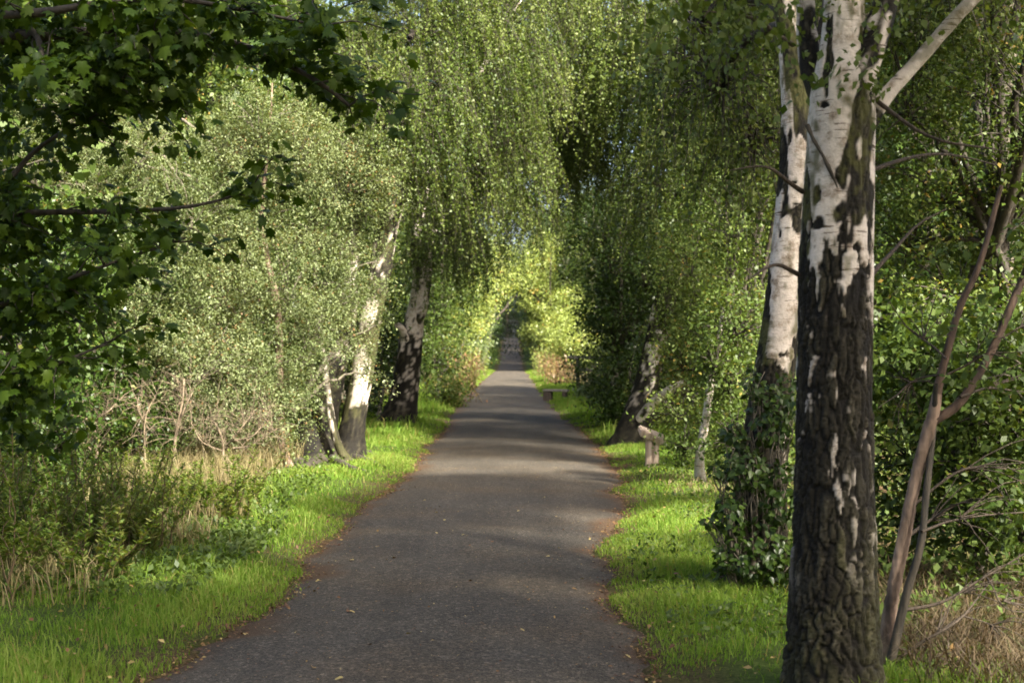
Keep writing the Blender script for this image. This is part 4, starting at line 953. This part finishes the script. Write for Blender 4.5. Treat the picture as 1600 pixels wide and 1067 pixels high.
# broad-leaved low weeds among the left grass
def low_weeds(g, name, label, areas, mat, size, seed):
    G = Geo()
    for x0, x1, y0, y1, h, n in areas:
        x, y = g.uniform(x0, x1, n), g.uniform(y0, y1, n)
        q = np.stack([x, y, 0 * x], -1); k = noise(q, 1.7, seed) + .5 * noise(q, 5, seed + 1) > g.uniform(-.7, .25, n)
        x, y, q = x[k], y[k], q[k]; n_ = len(x)
        z = ground_z(x, y) + h * g.uniform(.1, 1, n_) * (.7 + .5 * noise(q, 2.2, seed + 2))
        p = np.stack([x, y, z], -1)
        L = size * g.uniform(.6, 1.3, n_)
        G.add(*leaf_quads(p, g.normal(0, .8, (n_, 3)) - [0, 0, .1], g.normal(0, .4, (n_, 3)) + [0, -.1, 1], L, L * .6, np.minimum(vary(g, p, seed) + .1, .94)))
    tag(link(name, G.data(name, M[mat])), label, kind='stuff')
low_weeds(g, 'low_weeds', 'low broad leaved weeds among the left verge grass', [(-3.6, -1.95, 9.5, 13.5, .16, 6000), (-3.9, -2.1, 13, 19, .16, 6500), (-4.5, -2.3, 19, 24, .2, 3000)], 'mid_leaf', .055, 71)
low_weeds(g, 'low_weeds', 'low broad leaved weeds in the right verge grass', [(.9, 2.2, 8.2, 12.5, .10, 2600), (1.5, 2.6, 12.5, 20, .12, 3000)], 'mid_leaf', .045, 74)
low_weeds(g, 'undergrowth', 'mixed green undergrowth at the foot of the trees on the right', [(1.9, 3.0, 7.0, 8.5, .22, 1100), (2.0, 4.6, 8.5, 14, .4, 5200), (2.6, 6, 14, 22, .6, 8000), (2.9, 7, 22, 40, .8, 9000)], 'mid_leaf', .075, 72)
low_weeds(g, 'undergrowth', 'dark green undergrowth beneath the trees on the left', [(-8, -4.2, 12, 20, .55, 9000), (-9, -4.4, 20, 34, .8, 9000), (-8, -4.4, 34, 60, 1.1, 7000)], 'dark_leaf', .08, 73)

# tall weeds at the lower left, each clump a plant
def tall_weed(label, x, y, h, ns, spread, seed, group):
    b = np.array([x, y, float(ground_z(np.array([x]), np.array([y]))[0])])
    t = thing('tall_weed', label, 'plant', b, group)
    g = np.random.default_rng(seed)
    foot = b + g.normal(0, spread * .5, (ns, 3)) * [1, 1, 0]; foot[:, 2] = b[2] - .02
    tip = foot + np.stack([g.normal(.03, spread * 1.1, ns), g.normal(0, spread * .8, ns), h * g.uniform(.45, 1.2, ns)], -1)
    ll = wiggle(limb_lines(g, foot, tip, 9, rise=.0), .012, seed)
    twig_part('stems', t, M['bracken'], [(ll, .006, .0025, 4)])
    per = 80
    tl = g.uniform(.32, 1, (ns, per)); i0 = np.clip((tl * 8).astype(int), 0, 7); fr = (tl * 8 - i0)[..., None]
    p = (ll[np.arange(ns)[:, None], i0] * (1 - fr) + ll[np.arange(ns)[:, None], i0 + 1] * fr).reshape(-1, 3)
    m = len(p); a = g.uniform(0, 6.28, m)
    L = .066 * g.uniform(.6, 1.25, m) * (1.15 - .5 * tl.ravel())
    leaf_part('leaves', t, M['weed_leaf'], [(p, np.stack([np.cos(a), np.sin(a), g.uniform(.1, .9, m)], -1), g.normal(0, .3, (m, 3)) + [0, 0, 1], L, L * .36, vary(g, p, seed))])
g = np.random.default_rng(600)
WG = 'tall willowherb like weeds by the left verge'
for i in range(36):
    px = g.uniform(-60, 235); dd_ = g.uniform(9.6, 13.0)
    x = (px - 800) / FOC * dd_
    if x > -2.55: continue
    tall_weed('tall upright green weed in the patch at the lower left', x, dd_, g.uniform(.55, 1.1) * (1 - .0011 * max(px, 0)), 8, .2, 610 + i, WG)
for i in range(16):
    px = g.uniform(200, 400); dd_ = g.uniform(13.5, 18)
    tall_weed('yellowing weed among the dry grass below the bare twigs', (px - 800) / FOC * dd_, dd_, g.uniform(.35, .6), 8, .15, 660 + i, 'yellowing weeds among the dry grass')

def patch(g, areas, h, wd, lean, seed):
    out = []
    for x0, x1, y0, y1, n, hs in areas:
        x, y = g.uniform(x0, x1, n), g.uniform(y0, y1, n)
        q = np.stack([x, y, 0 * x], -1); k = noise(q, 1.5, seed) > g.uniform(-.8, .5, n)
        x, y = x[k], y[k]
        out.append(blades(g, x, y, h * hs * g.uniform(.4, 1.15, len(x)), wd * g.uniform(.7, 1.3, len(x)), lean, 0, seed))
    return out
grass_mesh('dry_grass', 'tall dry straw coloured grass below the pale tree on the left', patch(g, [(-4.4, -2.9, 15, 18.5, 3600, 1), (-4.6, -2.9, 18.5, 21.5, 3600, 1), (-3.3, -2.45, 11.5, 15, 1500, .55), (-3.6, -2.6, 9.2, 11.5, 1500, .6)], .5, .008, .55, 81), M['straw'])
grass_mesh('dry_bracken', 'brown dead bracken stems at the foot of the pinkish sapling', patch(g, [(1.9, 3.2, 7.0, 9.0, 3600, 1), (2.3, 4.2, 9, 11, 2200, 1)], .30, .006, 2.2, 82), M['bracken'])
grass_mesh('dry_grass', 'thin straw coloured grass behind the thin white sapling', patch(g, [(1.75, 2.9, 13, 19, 2600, 1)], .16, .008, .8, 83), M['straw'])
# reddened flowering weeds where the path ends in sun
def red_weed(label, x, y, h, seed, group, mat='red_leaf'):
    b = np.array([x, y, float(ground_z(np.array([x]), np.array([y]))[0])])
    t = thing('flowering_weed', label, 'plant', b, group); g = np.random.default_rng(seed)
    ns = 14; foot = b + g.normal(0, .4, (ns, 3)) * [1, 1, 0]; tip = foot + np.stack([g.normal(0, .2, ns), g.normal(0, .2, ns), h * g.uniform(.7, 1.1, ns)], -1)
    ll = limb_lines(g, foot, tip, 7, rise=0); twig_part('stems', t, M['bracken'], [(ll, .012, .006, 4)])
    p = ll[g.integers(0, ns, 420), g.integers(1, 7, 420)] + g.normal(0, .10, (420, 3)); L = .13 * g.uniform(.6, 1.3, 420)
    leaf_part('leaves', t, M[mat], [(p, g.normal(0, .6, (420, 3)) + [0, 0, .4], g.normal(0, .5, (420, 3)) + [0, 0, 1], L, L * .45, vary(g, p, seed, .3))])
for i, (px, dd_, h) in enumerate(((700, 52, 1.2), (712, 58, 1.3), (722, 66, 1.4), (732, 74, 1.5), (708, 47, .9), (742, 84, 1.5), (748, 94, 1.5))):
    red_weed('reddened flowering weed on the bank left of the far path', (px - 800) / FOC * dd_, dd_, h, 700 + i, 'reddened weeds left of the far path', 'red_leaf' if i % 3 else 'yellow_leaf')
for i, (px, dd_, h) in enumerate(((850, 92, 1.6), (862, 84, 1.5), (872, 76, 1.4), (846, 102, 1.6), (880, 68, 1.2), (866, 70, 1.1), (858, 96, 1.7))):
    red_weed('reddened flowering weed in front of the fence on the right', (px - 800) / FOC * dd_, dd_, h, 720 + i, 'reddened weeds by the fence', 'red_leaf' if i % 3 else 'yellow_leaf')

# bare pale twig shrubs in front of the dark left wood
def bare_shrub(label, lines, r, d, seed):
    t = thing('bare_shrub', label, 'shrub', G0(lines[0][0][0], d)); g = np.random.default_rng(seed)
    for k, pts in enumerate(lines):
        rows = [(P(x + 4 * math.sin(5 * j + seed), y, d + .1 * math.sin(3 * j + k)), .75 * r * (1 - .55 * j / (len(pts) - 1)) * (1 if k == 0 else .65)) for j, (x, y) in enumerate(pts)]
        stem('stem', t, M['pale_twig'], rows, nseg=36, sides=10, seed=seed + k, lump=.15, rough_amp=.003)
    sets = []
    for pts in lines:
        c = spline(np.array([P(x, y, d) for x, y in pts]), 20); src = c[g.integers(5, 20, 24)]
        l1 = limb_lines(g, src, src + g.normal(0, .2, (24, 3)) + [0, 0, .10], 7); sets.append((l1, .004, .0013, 4))
        s2 = l1[g.integers(0, 24, 40), g.integers(3, 7, 40)]; sets.append((limb_lines(g, s2, s2 + g.normal(0, .11, (40, 3)), 5), .002, .001, 3))
    twig_part('twigs', t, M['pale_twig'], sets)
bare_shrub('bare pale shrub with a crooked stem behind the tall weeds', [[(112, 728), (85, 700), (68, 672), (72, 630), (74, 600)]], .026, 17.0, 801)
bare_shrub('bare pale shrub forking twice, right of the crooked one', [[(150, 745), (150, 700), (142, 665), (140, 648)], [(148, 705), (125, 690), (105, 693)], [(142, 662), (165, 645), (183, 625)], [(140, 655), (120, 650), (90, 648)]], .030, 17.6, 802)
bare_shrub('straight pale dead stem standing in the dry grass', [[(274, 735), (276, 690), (282, 630), (284, 592)], [(278, 680), (290, 640), (300, 610)]], .032, 18.2, 803)
bare_shrub('spreading dead brush under the pale silvery tree', [[(350, 720), (352, 690), (340, 665), (325, 655)], [(352, 700), (380, 670), (400, 640)], [(360, 690), (400, 680), (420, 650)], [(350, 705), (320, 690), (300, 660)], [(365, 700), (395, 695), (430, 670)]], .022, 18.6, 804)
bare_shrub('thin bare twigs in front of the dark bush behind the weeds', [[(225, 730), (228, 690), (232, 650), (245, 615)], [(230, 670), (218, 640), (222, 610)]], .018, 18.0, 805)

# fallen leaves: the larger ones singly, the crumbs as litter
g = np.random.default_rng(900)
kinds = []
for k in range(6):
    v, f = oval_leaf(); v = v.copy(); v[:, 2] += .18 * (v[:, 0] * (1 if k % 2 else -1)) + .1 * g.uniform(0, 1, len(v))
    kinds.append(mesh_data('fallen_leaf', v * .05, f, M['litter'], {'var': np.full(len(v), (.35, .95, .75, .9, .55, .85)[k])}))
def path_surface(x, y):
    l, r = edge_l(y), edge_r(y); tt = (x - (l + r) / 2) / ((r - l) / 2 + .03)
    q = np.stack([x, y, 0 * x], -1)
    return path_z(y) + .03 * (1 - tt ** 2) - .028 * np.abs(tt) ** 8 + .007 * noise(q, .9, 12) + .004 * noise(q, 4, 13)
for i in range(60):
    y = float(7.2 + 10 * g.uniform() ** 1.6); ya = np.array([y]); l, r = float(edge_l(ya)[0]), float(edge_r(ya)[0])
    u = g.beta(.7, .7) * .96 + .02; x = l + (r - l) * u
    o = link('fallen_leaf', kinds[int(g.integers(0, 6))]); s = float(g.uniform(.4, .95))
    o.location = (x, y, float(path_surface(np.array([x]), np.array([y]))[0]) + .006); o.scale = (s, s, s); o.rotation_euler = (float(g.uniform(-.2, .2)), float(g.uniform(-.2, .2)), float(g.uniform(0, 6.28)))
    tag(o, 'small dry fallen leaf lying on the tarmac path', 'leaf', 'fallen leaves on the path')
G = Geo()
for side in (-1, 1):
    n = 3600; y = 6 + 28 * g.uniform(0, 1, n) ** 1.4; e = edge_l(y) if side < 0 else edge_r(y)
    x = e - side * np.abs(g.normal(0, .09, n)) + side * .05
    z = path_surface(x, y) + .004 + g.uniform(0, .01, n); z = np.maximum(z, ground_z(x, y) + .004)
    p = np.stack([x, y, z], -1); L = .022 * g.uniform(.5, 1.5, n)
    G.add(*leaf_quads(p, g.normal(0, 1, (n, 3)) * [1, 1, .15], g.normal(0, .3, (n, 3)) + [0, 0, 1], L, L * .6, np.clip(g.beta(1.1, 2.4, n), 0, .94)))
n = 2600; x, y = g.uniform(-1.6, 1.0, n), 6 + 16 * g.uniform(0, 1, n) ** 1.4; p = np.stack([x, y, path_surface(x, y) + .004], -1); L = .014 * g.uniform(.5, 1.5, n)
G.add(*leaf_quads(p, g.normal(0, 1, (n, 3)) * [1, 1, .1], g.normal(0, .2, (n, 3)) + [0, 0, 1], L, L * .6, np.clip(g.beta(1.2, 1.6, n), 0, .94)))
n = 900; y = 6.5 + 16 * g.uniform(0, 1, n) ** 1.3; sd = np.where(g.uniform(0, 1, n) < .5, -1, 1); x = np.where(sd < 0, edge_l(y), edge_r(y)) + sd * g.uniform(0, 1.6, n)
p = np.stack([x, y, ground_z(x, y) + g.uniform(.02, .07, n)], -1); L = .035 * g.uniform(.5, 1.4, n)
G.add(*leaf_quads(p, g.normal(0, 1, (n, 3)) * [1, 1, .3], g.normal(0, .4, (n, 3)) + [0, 0, 1], L, L * .6, np.clip(g.beta(1.2, 1.6, n), 0, .94)))
tag(link('leaf_litter', G.data('leaf_litter', M['litter'])), 'brown leaf crumbs gathered along the edges of the path', kind='stuff')

# ================================================================== SMALL BUILT THINGS
import bmesh
def block(name, parent, mat, size, loc, rot=(0, 0, 0), bevel=.012, taper=1.0, skew=(0, 0), jit=.004, seed=1):
    bm = bmesh.new(); bmesh.ops.create_cube(bm, size=1.0)
    rg = random.Random(seed)
    for v in bm.verts:
        k = taper if v.co.z > 0 else 1.0
        v.co.x *= size[0] * k; v.co.y *= size[1] * k; v.co.z *= size[2]
        if v.co.z > 0: v.co.x += skew[0]; v.co.y += skew[1]
        v.co += Vector((rg.uniform(-jit, jit), rg.uniform(-jit, jit), rg.uniform(-jit, jit)))
    bmesh.ops.bevel(bm, geom=list(bm.edges), offset=bevel, segments=2, affect='EDGES')
    me = bpy.data.meshes.new(name); bm.to_mesh(me); bm.free(); me.materials.append(mat)
    o = link(name, me, parent, loc); o.rotation_euler = rot; return o

t = thing('marker_post', 'short weathered wooden post with a slanting cap on the right verge', 'post', G0(1018, 20.5))
block('post', t, M['pale_wood'], (.085, .15, .46), (-.035, 0, .17), bevel=.012, seed=3)
block('post', t, M['pale_wood'], (.075, .14, .44), (.052, .01, .16), (0, 0, .1), bevel=.012, seed=4)
block('cap', t, M['pale_wood'], (.33, .22, .10), (-.005, -.01, .43), (.34, .36, .12), bevel=.016, taper=1.16, seed=5, jit=.018)

t = thing('low_bench', 'low dark timber bench on the grass of the right verge', 'bench', G0(868, 49.5))
block('seat', t, M['grey_wood'], (.82, .34, .07), (0.02, 0, .31), (0, 0, -.25), seed=6)
block('leg', t, M['dark_wood'], (.26, .30, .30), (-.24, .06, .12), (0, 0, -.25), seed=7)
block('leg', t, M['dark_wood'], (.14, .28, .30), (.30, -.08, .12), (0, 0, -.25), seed=8)

b = G0(903, 60)
t = thing('wooden_fence', 'dark post and rail fence standing in weeds beyond the low bench', 'fence', b)
for i, dx in enumerate((0, 1.9, 3.8)):
    block('post', t, M['dark_wood'], (.14, .13, 1.45), (dx, dx * .25, .62), bevel=.012, seed=20 + i)
for i, (z, l0, l1) in enumerate(((1.30, -.5, 4.1), (.80, .0, 4.1))):
    block('rail', t, M['grey_wood'], (l1 - l0, .06, .11), ((l0 + l1) / 2, (l0 + l1) / 2 * .25 - .10, z), (0, .01, math.atan(.25)), bevel=.01, seed=30 + i)
